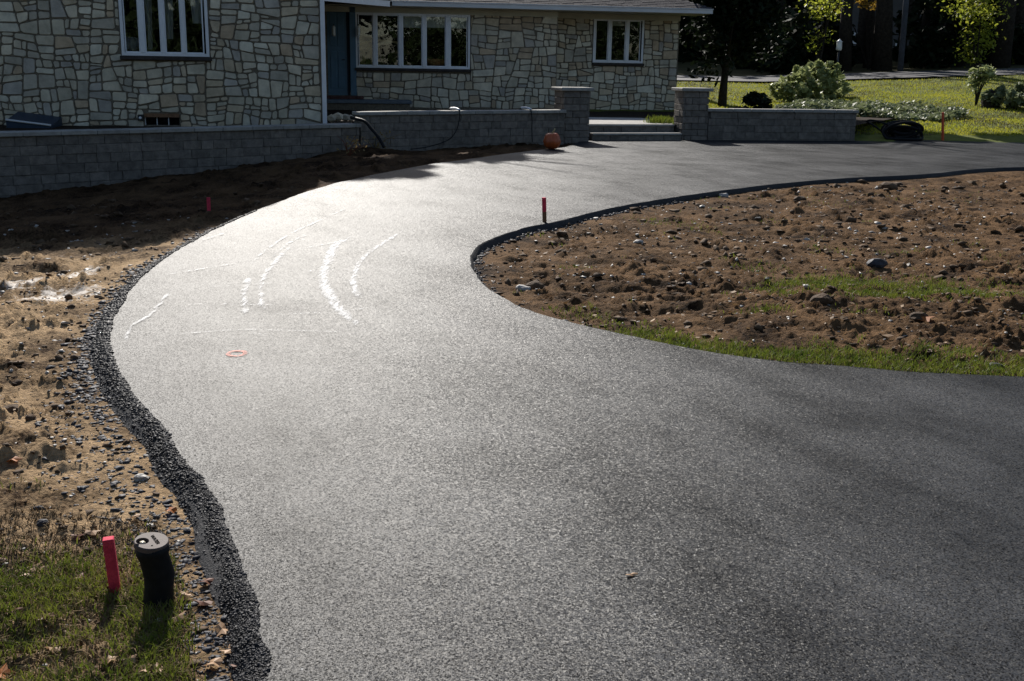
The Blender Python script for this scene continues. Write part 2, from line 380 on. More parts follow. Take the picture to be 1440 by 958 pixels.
# driveway outline: outer (left/far) edge and inner edge of the bend
OUT_PX = [(372, 958), (362, 900), (345, 830), (322, 760), (295, 700), (262, 655), (235, 615), (205, 580), (175, 545), (157, 512), (153, 480), (160, 445),
          (175, 415), (205, 385), (240, 357), (290, 328), (350, 300), (420, 274), (480, 256), (540, 243), (600, 232), (680, 221), (740, 213), (796, 207)]
FAR_PX = [(812, 201), (834, 193.5), (950, 190.5), (1000, 190.5), (1060, 193), (1200, 194), (1320, 194.5), (1440, 196)]
IN_PX = [(1440, 235), (1300, 245), (1200, 250), (1100, 258), (1000, 270), (900, 285), (840, 297), (780, 312), (740, 320), (700, 332), (674, 345), (663, 362), (666, 382),
         (682, 402), (712, 422), (760, 441), (820, 457), (900, 475), (1000, 495), (1100, 508), (1200, 516), (1300, 524), (1440, 530)]
g2 = lambda L: [tuple(gp(*p))[:2] for p in L]
outer = spline([(-0.9, -6), (-0.62, 0.0), (-0.56, 1.8)] + g2(OUT_PX), 0.05)
far = spline(g2(FAR_PX) + [(22.0, 26.3), (45.0, 27.0)], 0.3)
inner = spline([(45.0, 22.5), (25.0, 22.0), (14.0, 20.6)] + g2(IN_PX) + [(5.0, 5.45), (12.0, 5.0), (40, 4.5)], 0.05)
def ragged(L, a):
    L = L.copy(); T = np.gradient(L, axis=0); T /= np.linalg.norm(T, axis=1)[:, None] + 1e-9
    s = np.cumsum(np.r_[0, np.linalg.norm(np.diff(L, axis=0), axis=1)])
    d = fbm(s, s * 0 + 3.7, 2.2, 5, 0.7) * a
    return L + np.c_[-T[:, 1], T[:, 0]] * d[:, None]
outer, inner = ragged(outer, 0.035), ragged(inner, 0.03)
road_poly = np.vstack([outer, far, inner, [(40, -6)]])
driveway = obj('driveway', [(x, y, 0.0) for x, y in road_poly], [tuple(range(len(road_poly)))], M['asphalt'])
bm = bmesh.new(); bm.from_mesh(driveway.data); bmesh.ops.triangulate(bm, faces=bm.faces[:], ngon_method='EAR_CLIP')
for f in bm.faces:
    if f.normal.z < 0: f.normal_flip()
bm.to_mesh(driveway.data); bm.free()
kind(driveway, 'structure')
def shoulder(L, prof, side):
    T = np.gradient(L, axis=0); T /= np.linalg.norm(T, axis=1)[:, None] + 1e-9
    Nn = np.c_[-T[:, 1], T[:, 0]] * side
    s = np.cumsum(np.r_[0, np.linalg.norm(np.diff(L, axis=0), axis=1)])
    V, k = [], len(prof)
    for j, (d, z) in enumerate(prof):
        jit = fbm(s, s * 0 + 11 * j, 2.0, 3, 0.5) * (0.2 * d)
        P = L + Nn * (d + jit)[:, None]
        V.append(np.c_[P, np.full(len(L), z) + (fbm(s, s * 0 + 5 + j, 1.5, 2) * 0.004 if j else 0)])
    V = np.vstack(V); n = len(L); Fc = []
    for j in range(k - 1):
        a = np.arange(n - 1) + j * n
        q = np.c_[a, a + 1, a + n + 1, a + n]
        Fc.append(q if side < 0 else q[:, ::-1])
    return fast('asphalt_edge', V, np.vstack(Fc), M['crumb'], driveway, True)
shoulder(outer, [(0, 0.0), (0.022, -0.008), (0.06, -0.035), (0.10, -0.07), (0.15, -0.13)], 1)
shoulder(inner, [(0, 0.0), (0.012, -0.01), (0.03, -0.05), (0.06, -0.14)], 1)
shoulder(far, [(0, 0.0), (0.01, -0.04), (0.02, -0.12)], 1)
outer_d = outer[(outer[:, 1] > 1.5)]

def adaptive(name, th0, th1, y0, y1, dth, dl, hfun, m):
    ys = np.exp(np.arange(math.log(y0), math.log(y1), dl)); ts = np.arange(th0, th1, dth)
    Yg, Tg = np.meshgrid(ys, ts, indexing='ij'); Xg = Tg * Yg
    V = np.c_[Xg.ravel(), Yg.ravel(), hfun(Xg, Yg).ravel()]
    a, b = len(ys), len(ts); i = (np.arange(a - 1)[:, None] * b + np.arange(b - 1)).ravel()
    o = fast(name, V, np.c_[i, i + 1, i + b + 1, i + b], m, None, True)
    return kind(o, 'structure')
def clods(X, Y, k):
    c = np.clip(fbm(X, Y, 5.0, 5, 0.62) - 0.14, 0, 1) * 0.12 + np.clip(fbm(X + 9, Y, 14.0, 3, 0.6) - 0.15, 0, 1) * 0.05
    return k * (c * (0.4 + 1.2 * np.clip(fbm(X, Y + 50, 0.8, 3) + 0.35, 0, 1)))
def h_left(X, Y):
    d = edge_dist(outer_d, X, Y)
    n = fbm(X, Y, 1.1, 4) * 0.06 + clods(X, Y, 1.35) + (0.5 - np.abs(fbm(X * .6, Y, 3.6, 5, .66))) * .05 - .022 + fbm(X, Y, 18, 4, .65) * 0.014
    ruts = np.sin((Y - 0.33 * X) * 5.5 + 2 * fbm(X, Y, 0.5, 2)) * 0.03 * sstep(Y, 8.5, 11)
    z = zg(X, Y) + (n + ruts) * np.clip((d - 0.12) * 3.0, 0.05, 1)
    z = np.where((X > -0.5) & (Y > 5) & (Y < 17), np.minimum(z, -0.4), z)
    return np.where(inside(road_poly, X, Y), np.minimum(z, -0.1), z)
def h_island(X, Y):
    d = edge_dist(inner[::2], X, Y)
    tr = np.sin((Y - 0.12 * X) * 6.0 + 2.5 * fbm(X, Y, 0.35, 2)) * 0.014
    fur = (0.5 - np.abs(fbm(X * .45, Y, 3.2, 5, .66))) * .085 * np.clip(.6 + 2 * fbm(X, Y + 13, .7, 3), .1, 1.4)
    n = fbm(X, Y, 0.9, 4) * 0.05 + clods(X, Y, .85) + tr + fur * .85 - .035 + fbm(X, Y, 14, 4, .65) * 0.022
    z = zg(X, Y) + n * np.clip((d - 0.04) * 2.5, 0.03, 1)
    return np.where(inside(road_poly, X, Y), np.minimum(z, -0.1), z)
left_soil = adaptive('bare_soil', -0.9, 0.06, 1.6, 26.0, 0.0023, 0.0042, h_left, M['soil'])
adaptive('bare_soil', -0.08, 1.3, 4.6, 19.5, 0.0024, 0.0032, h_island, M['soil2'])
def h_lawn(X, Y): return zg(X, Y) + fbm(X, Y, 0.5, 4) * 0.06 + fbm(X, Y, 6, 2) * 0.02
adaptive('lawn', 0.02, 1.3, 24.6, 46.4, 0.006, 0.006, h_lawn, M['lawn'])
gx = np.r_[np.arange(-400, -40, 40), np.arange(-40, 80, 1.5), np.arange(80, 440, 40)]
gy = np.r_[np.arange(-300, -20, 40), np.arange(-20, 120, 1.5), np.arange(120, 600, 40)]
GX, GY = np.meshgrid(gx, gy)
GZ = zg(GX, GY) - np.where(GY < 46.4, 0.22, 0.0) - 0.5 * np.clip((-3 - GX) / 5, 0, 0)
b_ = len(gx); i_ = (np.arange(len(gy) - 1)[:, None] * b_ + np.arange(b_ - 1)).ravel()
kind(fast('ground', np.c_[GX.ravel(), GY.ravel(), GZ.ravel()], np.c_[i_, i_ + 1, i_ + b_ + 1, i_ + b_], M['earth'], None, True), 'structure')
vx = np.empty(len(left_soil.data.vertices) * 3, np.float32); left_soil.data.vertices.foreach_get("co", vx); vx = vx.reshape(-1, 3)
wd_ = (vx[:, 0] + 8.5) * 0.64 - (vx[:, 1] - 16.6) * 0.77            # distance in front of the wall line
ts = 1 - sstep(wd_ + 1.3 * fbm(vx[:, 0], vx[:, 1], .6, 4) + .5 * fbm(vx[:, 0], vx[:, 1], 3, 3), 6.3, 8.4)  # mask of the painted shade, reaching out to the house shadow's edge
a_ = left_soil.data.attributes.new("painted_shade", 'FLOAT', 'POINT'); a_.data.foreach_set("value", ts.astype(np.float32))
# dried pale clay smeared on the left dirt
for (cx_, cy_, rx_, ry_) in ((84, 408, .36, .55), (118, 372, .22, .3), (30, 385, .3, .3)):
    c_ = gp(cx_, cy_, -.03); gx_ = np.linspace(-1, 1, 24); A_, B_ = np.meshgrid(gx_, gx_); Xc, Yc = c_.x + A_.ravel() * rx_, c_.y + B_.ravel() * ry_
    i_ = (np.arange(23)[:, None] * 24 + np.arange(23)).ravel()
    o = fast('clay_patch', np.c_[Xc, Yc, h_left(Xc, Yc) + .006], np.c_[i_, i_ + 1, i_ + 25, i_ + 24], M['clay'], left_soil, True)
    a_ = o.data.attributes.new("fade", 'FLOAT', 'POINT'); a_.data.foreach_set("value", (.28 - .6 * (A_ ** 2 + B_ ** 2)).ravel().astype(np.float32))
# street along the back of the lawn
sx = np.arange(-60, 100, 1.0); sy = np.array([45.6, 46.8, 48.0, 49.2, 50.2]); SX, SY = np.meshgrid(sx, sy)
b_ = len(sx); i_ = (np.arange(len(sy) - 1)[:, None] * b_ + np.arange(b_ - 1)).ravel()
kind(fast('street', np.c_[SX.ravel(), SY.ravel(), (zg(SX, SY) + 0.07).ravel()], np.c_[i_, i_ + 1, i_ + b_ + 1, i_ + b_], M['street'], None, True), 'structure')

# ------------------------------------------------------------------ marks on the driveway (flat dust and paint on the asphalt)
def mark(name, pxs, wd, m, peak=0.0, edge=-0.35, z=0.004, label=None):
    P = spline([tuple(gp(*p, z=0))[:2] for p in pxs], 0.03)
    T = np.gradient(P, axis=0); T /= np.linalg.norm(T, axis=1)[:, None] + 1e-9
    Nn = np.c_[-T[:, 1], T[:, 0]]; n = len(P)
    t = np.linspace(0, 1, n); ends = np.minimum(1, np.minimum(t, 1 - t) * 6)
    V, A = [], []
    for s in (-1, -.75, -.5, -.25, 0, .25, .5, .75, 1):
        V.append(np.c_[P + Nn * s * wd, np.full(n, z)])
        A.append(peak * ends - .75 * s * s - (1 - ends) * 0.35 + .12 * fbm(P[:, 0], P[:, 1], 3.0, 3))
    V = np.vstack(V); A = np.concatenate(A); Fc = []
    for j in range(8):
        a = np.arange(n - 1) + j * n; Fc.append(np.c_[a, a + 1, a + n + 1, a + n][:, ::-1])
    o = fast(name, V, np.vstack(Fc), m, driveway)
    at_ = o.data.attributes.new("fade", 'FLOAT', 'POINT'); at_.data.foreach_set("value", A.astype(np.float32))
    if label: o['label'] = label
    return o
zz = 0.004
for pts, wd, pk in [
    ([(520, 325), (495, 334), (473, 344), (461, 367), (455, 393), (462, 413), (477, 435), (503, 457), (530, 482)], 0.085, 0.34),
    ([(573, 322), (543, 340), (512, 362), (498, 390), (500, 410), (513, 427), (525, 438)], 0.06, 0.30),
    ([(420, 338), (407, 348), (384, 372), (370, 392), (367, 413), (370, 437), (382, 455)], 0.055, 0.24),
    ([(352, 388), (343, 413), (345, 433), (341, 450)], 0.06, 0.28),
    ([(500, 288), (447, 312), (407, 331), (367, 358), (352, 380)], 0.05, 0.18),
    ([(450, 326), (415, 338), (380, 362)], 0.05, 0.14),
    ([(247, 403), (232, 420), (210, 445), (184, 462), (174, 495)], 0.035, 0.22),
    ([(220, 474), (280, 469), (340, 465), (395, 466), (507, 469)], 0.022, 0.14),
    ([(277, 405), (347, 402), (400, 398)], 0.018, 0.15),
    ([(215, 391), (280, 380), (340, 370)], 0.03, 0.16),
    ([(375, 444), (477, 440), (540, 430)], 0.02, 0.12),
    ([(377, 363), (430, 350), (493, 338)], 0.022, 0.14),
    ([(420, 384), (470, 381), (525, 380)], 0.02, 0.13),
    ([(395, 431), (290, 430), (262, 428)], 0.018, 0.12),
    ([(282, 340), (305, 333), (318, 328)], 0.04, 0.2),
    ([(310, 432), (318, 428)], 0.04, 0.25), ([(352, 468), (366, 474)], 0.05, 0.2),
    ([(422, 937), (428, 958)], 0.010, 0.34), ([(370, 818), (378, 823)], 0.014, 0.34),
    ([(556, 715), (566, 719)], 0.010, 0.40), ([(1030, 845), (1055, 858)], 0.02, 0.1), ([(905, 868), (935, 874)], 0.02, 0.1)]:
    mark('tyre_mark' if wd >= 0.05 else 'dust_mark', pts, wd * .82, M['chalk'], pk + .0 + .05 * (wd < .05), z=zz); zz += 0.0006
ring = []
c0 = gp(333, 498)
ringpts = [(c0.x + 0.075 * math.cos(a), c0.y + 0.085 * math.sin(a)) for a in np.linspace(0, 2 * math.pi, 25)]
V = []; Fc = []
for k, (x, y) in enumerate(ringpts[:-1]):
    a = 2 * math.pi * k / 24
    for r in (0.038, 0.066): V.append((c0.x + r * 0.9 * math.cos(a), c0.y + r * 1.1 * math.sin(a), 0.0045))
for k in range(24): Fc.append((2 * k, 2 * k + 1, 2 * ((k + 1) % 24) + 1, 2 * ((k + 1) % 24)))
o = obj('paint_ring', V, Fc, M['orange_paint'], driveway); o['label'] = 'small orange spray painted ring on the asphalt'
a_ = o.data.attributes.new("fade", 'FLOAT', 'POINT'); a_.data.foreach_set("value", np.full(48, 0.1, np.float32))

# ------------------------------------------------------------------ retaining walls, pillars, steps
PXT = lambda px, py, Y: at(px, py, Y)
def xy(px, Y): p = at(px, 200, Y); return Vector((p.x, p.y, 0))
W0, W1, W2 = xy(-70, 16.6), xy(505, 21.2), xy(792, 23.9)
W3, W4 = xy(994, 25.3), xy(1201, 25.9)
def block_wall(name, label, A, B, z0, ztop, course, cat='wall', capw=0.36, group=None):
    e = (B - A); Ln = e.length; e.normalize(); n = Vector((e.y, -e.x, 0))      # n faces the camera
    t = thing(name, label, cat, (A.x, A.y, z0), group)
    core = MB(); core.box(A - n * 0.02 + Vector((0, 0, z0)), e * Ln, -n * 0.24, Vector((0, 0, ztop - 0.075 - z0))); core.build('core', M['block'][2], t)
    z = ztop - 0.07; k = 0
    while z > z0:
        h = course; u = -random.random() * 0.2
        while u < Ln - 0.03:
            wd = random.choice((0.22, 0.32, 0.42)); a = max(u, 0); b = min(u + wd, Ln)
            if b - a > 0.05:
                d = random.uniform(0.0, 0.018)
                box('block', A + e * (a + 0.002) - n * 0.02 + Vector((0, 0, z - h + 0.002)), e * (b - a - 0.004), n * (0.028 + d), Vector((0, 0, h - 0.004)), random.choice(M['block']), t, 0.005)
            u += wd
        z -= h; k += 1
    u = -0.03
    while u < Ln:
        wd = min(random.uniform(0.42, 0.62), Ln + 0.03 - u)
        box('cap_stone', A + e * u + n * 0.06 + Vector((0, 0, ztop - 0.07)), e * (wd - 0.004), -n * capw, Vector((0, 0, 0.07 + random.uniform(-0.003, 0.003))), M['cap'], t, 0.01)
        u += wd
    return t, e, n
block_wall('retaining_wall', 'low dark block retaining wall along the left dirt under the stone house', W0, W1, -0.75, 0.45, 0.15)
_, eM, nM = block_wall('retaining_wall', 'middle block retaining wall with sunlit cap between low wall and left pillar', W1 + Vector((0.02, 0.05, 0)), W2, -0.15, 0.67, 0.15)
block_wall('retaining_wall', 'right block retaining wall from right pillar to the lawn', W3, W4, -0.1, 0.70, 0.15)
def pillar(label, px0, px1, Y, ang, top):
    a, b = xy(px0, Y), xy(px1, Y); c = (a + b) / 2; wd = 0.60
    e = Vector((math.cos(ang), math.sin(ang), 0)); n = Vector((e.y, -e.x, 0)); c = c - n * wd / 2
    t = thing('gate_pillar', label, 'pillar', (c.x, c.y, 0), 'block pillars beside the steps')
    core = MB(); core.box(c - e * (wd / 2 - .03) - n * (wd / 2 - .03) + Vector((0, 0, -0.1)), e * (wd - .06), n * (wd - .06), Vector((0, 0, top + 0.02))); core.build('core', M['mortar'], t)
    z = -0.05; k = 0; h = (top - 0.07 + 0.05) / 8
    while k < 8:
        for s in range(4):
            ax = [e, n, -e, -n][s]; nn = [n, -e, -n, e][s]; nn = -nn if False else nn
            st = c - ax * (wd / 2) - nn * 0 + nn * (wd / 2 - 0.05)
            cut = [0.35, 0.62][(k + s) % 2] * wd
            ov = 0.05
            for (p, q) in ((0.0 if (k % 2) else ov, cut), (cut, wd - (ov if k % 2 else 0.0))):
                d = random.uniform(0, 0.014)
                box('block', st + ax * (p + .004) + Vector((0, 0, z + .004)), ax * (q - p - .008), nn * (0.05 + d), Vector((0, 0, h - .008)), random.choice(M['block']), t, 0.008)
        z += h; k += 1
    r = wd / 2 + 0.07
    box('cap_stone', c - e * r - n * r + Vector((0, 0, top - 0.07)), e * 2 * r, n * 2 * r, Vector((0, 0, 0.075)), M['cap'], t, 0.015)
    return c
pillar('left block pillar with overhanging cap beside the pumpkin and steps', 788, 831, 24.0, math.radians(17), 1.13)
pillar('right block pillar with overhanging cap between steps and lawn wall', 953, 999, 25.2, math.radians(12), 1.14)
S0, S1 = xy(832, 24.35), xy(958, 24.95)
eS = (S1 - S0).normalized(); nS = Vector((eS.y, -eS.x, 0)); LS = (S1 - S0).length
st = thing('garden_steps', 'two pale stone steps between the block pillars', 'steps', tuple(S0))
for k, (zb, zt, dep) in enumerate(((-0.06, 0.165, 0.0), (0.165, 0.335, 0.42))):
    p = S0 - nS * dep
    for j in range(5):
        box('riser_block', p + eS * (LS * j / 5 + .004) + Vector((0, 0, zb)), eS * (LS / 5 - .008), -nS * 0.2, Vector((0, 0, zt - zb - 0.05)), random.choice(M['block']), st, 0.006)
    for j in range(3):
        box('tread', p + nS * 0.03 + eS * (LS * j / 3 + .002) + Vector((0, 0, zt - 0.048)), eS * (LS / 3 - .004), -nS * 0.48, Vector((0, 0, 0.048)), M['cap'], st, 0.006)
# raised ground behind the walls
def sheet(name, pts, m, z):
    o = obj(name, [(p[0], p[1], z if len(p) < 3 or isinstance(z, float) and z > -9 else p[2]) for p in pts], [tuple(range(len(pts)))], m); return kind(o, 'structure')
sheet('planting_bed', [(W0 + Vector((0, .22, 0)))[:2], (W1 + Vector((0, .22, 0)))[:2], (W2 + Vector((0, .25, 0)))[:2], (S0 - nS * 0.55)[:2], (S1 - nS * 0.55)[:2], (W3 + Vector((0, .25, 0)))[:2], (W4 + Vector((-0.02, .25, 0)))[:2], (10.5, 31), (9, 40), (-12, 34), (-14, 20)], M['mulch'], 0.325)
sheet('patio', [(S0 - nS * 0.5)[:2], (S1 - nS * 0.5)[:2], xy(946, 26.4)[:2], xy(900, 28.3)[:2], xy(690, 28.0)[:2], xy(600, 27.2)[:2], xy(640, 25.6)[:2], xy(800, 25.6)[:2]], M['patio'], 0.332)

# ------------------------------------------------------------------ the house
AX = math.radians(9.5)
E_ = Vector((math.cos(AX), math.sin(AX), 0)); N_ = Vector((math.sin(AX), -math.cos(AX), 0))
HC = xy(455, 21.9)
UP = Vector((0, 0, 1))
def P(u, v, z): return HC + E_ * u - N_ * v + UP * z
def hit(px, py, v):                          # (u, z) on the house plane v seen at a pixel
    d = ray(px, py); o0 = Vector((0, 0, EYE)); pl = HC - N_ * v
    t = (pl - o0).dot(N_) / d.dot(N_); q = o0 + d * t
    return (q - HC).dot(E_), q.z
house = thing('stone_house', 'fieldstone house with white framed windows and blue front door', 'house', tuple(P(0, 0, 0.3)))
VM, VR = 9.0, 9.7

def guillotine(poly, lo, hi, out, depth=0):
    A = 0.5 * abs(sum(poly[i][0] * poly[(i + 1) % len(poly)][1] - poly[(i + 1) % len(poly)][0] * poly[i][1] for i in range(len(poly))))
    xs, ys = [p[0] for p in poly], [p[1] for p in poly]; wd, ht = max(xs) - min(xs), max(ys) - min(ys)
    if A < math.exp(random.uniform(math.log(lo), math.log(hi))) and wd < 3.2 * ht or depth > 14 or A < lo * 0.6:
        out.append(poly); return
    vert = wd > random.uniform(1.0, 1.9) * ht
    f = random.uniform(0.33, 0.67)
    a = random.gauss(0, 0.13)
    if vert: pt, nr = (min(xs) + f * wd, (min(ys) + max(ys)) / 2), (math.cos(a), math.sin(a))
    else: pt, nr = ((min(xs) + max(xs)) / 2, min(ys) + f * ht), (-math.sin(a * 0.6), math.cos(a * 0.6))
    p1, p2 = clip(poly, pt, nr), clip(poly, pt, (-nr[0], -nr[1]))
    if len(p1) < 3 or len(p2) < 3: out.append(poly); return
    guillotine(p1, lo, hi, out, depth + 1); guillotine(p2, lo, hi, out, depth + 1)
def clip(poly, pt, nr):
    out = []
    for i in range(len(poly)):
        p, q = poly[i], poly[(i + 1) % len(poly)]
        dp = (p[0] - pt[0]) * nr[0] + (p[1] - pt[1]) * nr[1]; dq = (q[0] - pt[0]) * nr[0] + (q[1] - pt[1]) * nr[1]
        if dp <= 0: out.append(p)
        if (dp < 0 < dq) or (dq < 0 < dp):
            t = dp / (dp - dq); out.append((p[0] + (q[0] - p[0]) * t, p[1] + (q[1] - p[1]) * t))
    return out
def area(poly): return 0.5 * sum(poly[i][0] * poly[(i + 1) % len(poly)][1] - poly[(i + 1) % len(poly)][0] * poly[i][1] for i in range(len(poly)))
def punch(polys, holes):
    for (x0, z0, x1, z1) in holes:
        out = []
        for p in polys:
            xs, ys = [q[0] for q in p], [q[1] for q in p]
            if max(xs) <= x0 or min(xs) >= x1 or max(ys) <= z0 or min(ys) >= z1: out.append(p); continue
            rest = p
            for pt, nr in (((x0, 0), (1, 0)), ((x1, 0), (-1, 0)), ((0, z0), (0, 1)), ((0, z1), (0, -1))):
                piece = clip(rest, pt, nr)
                if len(piece) >= 3 and abs(area(piece)) > 0.006: out.append(piece)
                rest = clip(rest, pt, (-nr[0], -nr[1]))
                if len(rest) < 3: break
        polys = out
    return polys
def inset(poly, g):
    c = poly
    n = len(poly); s = 1 if area(poly) > 0 else -1; out = poly
    for i in range(n):
        p, q = poly[i], poly[(i + 1) % n]
        dx, dy = q[0] - p[0], q[1] - p[1]; L = math.hypot(dx, dy)
        if L < 1e-6: continue
        nr = (dy / L * s, -dx / L * s)
        out = clip(out, (p[0] - nr[0] * g, p[1] - nr[1] * g), nr)
        if len(out) < 3: return []
    return out
stone_pool = []
def stone_face(u0, z0, u1, z1, v, holes, lo, hi, warm=0.0, warmtop=0.0, gap=0.011):
    res = []
    guillotine([(u0, z0), (u1, z0), (u1, z1), (u0, z1)], lo, hi, res)
    def warp(x, y):
        a_, b_ = np.array([x + v * 3]), np.array([y + 7.0])
        return (x + .055 * float(fbm(a_, b_, 1.9, 2)[0]), y + .075 * float(fbm(a_ + 31, b_, 1.7, 2)[0]))
    res = [[warp(*q) for q in p] for p in res]
    for p in punch(res, holes):
        q = inset(p, gap)
        if len(q) < 3 or abs(area(q)) < 0.0035: continue
        if area(q) < 0: q = q[::-1]
        # knock the corners off, wobble the outline
        r = []
        n = len(q)
        for i in range(n):
            a, b, c = q[i - 1], q[i], q[(i + 1) % n]
            for o_ in (a, c):
                L = math.hypot(o_[0] - b[0], o_[1] - b[1]); t = min(0.3, random.uniform(0.01, 0.035) / (L + 1e-6))
                r.append((b[0] + (o_[0] - b[0]) * t + random.gauss(0, .003), b[1] + (o_[1] - b[1]) * t + random.gauss(0, .003)))
        cx, cz = sum(x for x, _ in r) / len(r), sum(y for _, y in r) / len(r)
        d = random.uniform(0.012, 0.034); tl, tm = random.gauss(0, 0.03), random.gauss(0, 0.03)
        n = len(r); vv = [P(x, v + 0.002, z) for x, z in r]
        for x, z in r:
            k = 0.93
            xx, z_ = cx + (x - cx) * k, cz + (z - cz) * k
            vv.append(P(xx, v - d - tl * (xx - cx) - tm * (z_ - cz), z_))
        fs = [(i, (i + 1) % n, n + (i + 1) % n, n + i) for i in range(n)] + [tuple(range(n, 2 * n))]
        wts = [5, 4, 4, 2.2 + 5 * warm, 2.2, 0.9 + 6 * warm, 2]
        if warmtop and cz > z1 - 0.45: wts = [1, 1, 0.5, 5, 0.3, 5, 0.5]
        stone_pool.append((abs(area(q)), vv, fs, random.choices(range(7), wts)[0]))
def rect(px0, py0, px1, py1, v):
    a, b = hit(px0, py1, v), hit(px1, py0, v)
    return (a[0], a[1], b[0], b[1])
# openings (u0, z0, u1, z1)
wL = rect(172, -22, 290, 78, 0.0)
wB = rect(204, 160, 252, 176, 0.0)
wM = rect(500.5, 21, 661, 95, VM)
wS = rect(833, 27, 906, 88, VR)
dr = rect(462, 10, 499.5, 134, VM)
uM1 = hit(783, 90, VM)[0]; uS1 = hit(953, 90, VR)[0]
def walled(name, u0, u1, z0, z1, v, holes, back=0.28):   # wall slab with real openings, as butted panels
    mb = MB(); us = sorted({u0, u1, *[h[0] for h in holes], *[h[2] for h in holes]}); us = [u for u in us if u0 <= u <= u1]
    for a, b in zip(us, us[1:]):
        hs = sorted([(h[1], h[3]) for h in holes if h[0] <= a + 1e-6 and h[2] >= b - 1e-6]); z = z0
        for (h0, h1) in hs + [(z1, z1)]:
            if h0 > z + 1e-4: mb.box(P(a, v, z), E_ * (b - a), -N_ * back, UP * (h0 - z))
            z = max(z, h1)
    return mb.build(name, M['mortar'], house)
UW = -9.5
wing = walled('wall', UW, 0.0, -0.2, 3.2, 0.0, [wL, wB])
mainw = walled('wall', -0.6, uM1, 0.2, 3.15, VM, [dr, wM])
rec = walled('wall', uM1 - 0.1, uS1, 0.2, 3.15, VR, [wS])
box('wall', P(-0.28, 0.283, -0.2), E_ * 0.28, -N_ * 9.2, UP * 3.4, M['mortar'], house)
box('wall', P(uM1 - 0.28, VM + 0.283, 0.2), E_ * 0.28, -N_ * (VR - VM - 0.29), UP * 2.8, M['mortar'], house)
box('wall', P(uS1 - 0.28, VR + 0.283, 0.2), E_ * 0.28, -N_ * 7, UP * 2.8, M['mortar'], house)
def grow(h, g=0.0, down=0.0): return (h[0] - g, h[1] - g - down, h[2] + g, h[3] + g)
stone_face(hit(-40, 90, 0)[0], 0.2, -0.045, 2.95, 0.0, [grow(wL, .01, .07), grow(wB, .01, -0.0)], 0.024, 0.125)
nW = len(stone_pool)
stone_face(dr[2] + 0.01, 0.38, uM1, 3.05, VM, [(wM[0] - 0.02, wM[1] - 0.12, wM[2] + 0.02, 3.2)], 0.035, 0.17, 0.05, 1.0)
nMn = len(stone_pool)
stone_face(uM1 + 0.01, 0.3, uS1, 3.05, VR, [grow(wS, .01, .08)], 0.035, 0.15, 0.22)
order = sorted(range(len(stone_pool)), key=lambda i: -stone_pool[i][0] * (2.2 if i < nW else 1.0))
keep = set(order[:300]); rest = {}
for i, (A, vv, fs, k) in enumerate(stone_pool):
    par = wing if i < nW else (mainw if i < nMn else rec)
    if i in keep: obj('stone', vv, fs, M['stones'][k], par)
    else:
        r = rest.setdefault((par.name, k), (par, MB())); r[1].add(vv, fs)
for (pn, k), (par, mb) in rest.items(): kind(mb.build('small_stones', M['stones'][k], par), 'stuff')
# stones of the wing's right corner return
mb = MB(); z = 0.3
while z < 3.0:
    h = random.uniform(0.12, 0.26); mb.box(P(0.002, 0.02, z), E_ * random.uniform(.02, .035), -N_ * 0.6, UP * (h - 0.02)); z += h
kind(mb.build('corner_stones', M['stones'][1], wing), 'stuff')

def window(h, v, bounds, label, blind=None, sill=True, fw=0.055):
    u0, z0, u1, z1 = h
    fr = MB(); dp = 0.07
    vf = v - 0.045
    fr.box(P(u0, vf, z0), E_ * (u1 - u0), -N_ * dp, UP * fw)
    fr.box(P(u0, vf, z1 - fw), E_ * (u1 - u0), -N_ * dp, UP * fw)
    fr.box(P(u0, vf, z0 + fw), E_ * fw, -N_ * dp, UP * (z1 - z0 - 2 * fw))
    fr.box(P(u1 - fw, vf, z0 + fw), E_ * fw, -N_ * dp, UP * (z1 - z0 - 2 * fw))
    f = fr.build('window', M['frame'], house); f['label'] = label
    for a, b in zip(bounds, bounds[1:]):      # mullions between panes
        box('mullion', P(a[1], vf - 0.004, z0 + fw), E_ * (b[0] - a[1]), -N_ * 0.075, UP * (z1 - z0 - 2 * fw), M['frame'], f, 0.006)
    for (a, b) in bounds:
        box('pane', P(a, v - 0.004, z0 + fw), E_ * (b - a), -N_ * 0.006, UP * (z1 - z0 - 2 * fw), M['glass'], f)
        s = MB()                              # thin sash around each pane
        t = 0.022
        for q in ((P(a, v - .02, z0 + fw), E_ * (b - a), -N_ * .012, UP * t), (P(a, v - .02, z1 - fw - t), E_ * (b - a), -N_ * .012, UP * t),
                  (P(a, v - .02, z0 + fw + t), E_ * t, -N_ * .012, UP * (z1 - z0 - 2 * fw - 2 * t)), (P(b - t, v - .02, z0 + fw + t), E_ * t, -N_ * .012, UP * (z1 - z0 - 2 * fw - 2 * t))): s.box(*q)
        s.build('sash', M['frame'], f)
    if blind:
        for (i, zb) in blind:
            a, b = bounds[i]; box('blind', P(a + .01, v + 0.10, zb), E_ * (b - a - .02), -N_ * 0.02, UP * (z1 - fw - zb), M['shade'], f)
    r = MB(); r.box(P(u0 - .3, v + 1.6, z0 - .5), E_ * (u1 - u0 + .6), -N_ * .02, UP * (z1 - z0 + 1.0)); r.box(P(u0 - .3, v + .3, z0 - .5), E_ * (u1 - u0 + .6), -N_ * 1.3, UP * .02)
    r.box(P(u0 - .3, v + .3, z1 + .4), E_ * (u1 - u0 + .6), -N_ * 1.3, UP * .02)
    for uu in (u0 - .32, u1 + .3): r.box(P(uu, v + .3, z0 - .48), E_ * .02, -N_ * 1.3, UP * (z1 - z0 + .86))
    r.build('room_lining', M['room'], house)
    if sill:
        box('window_sill', P(u0 - 0.03, v - 0.09, z0 - 0.075), E_ * (u1 - u0 + 0.07), -N_ * 0.2, UP * 0.07, M['sill'], f, 0.006)
    return f
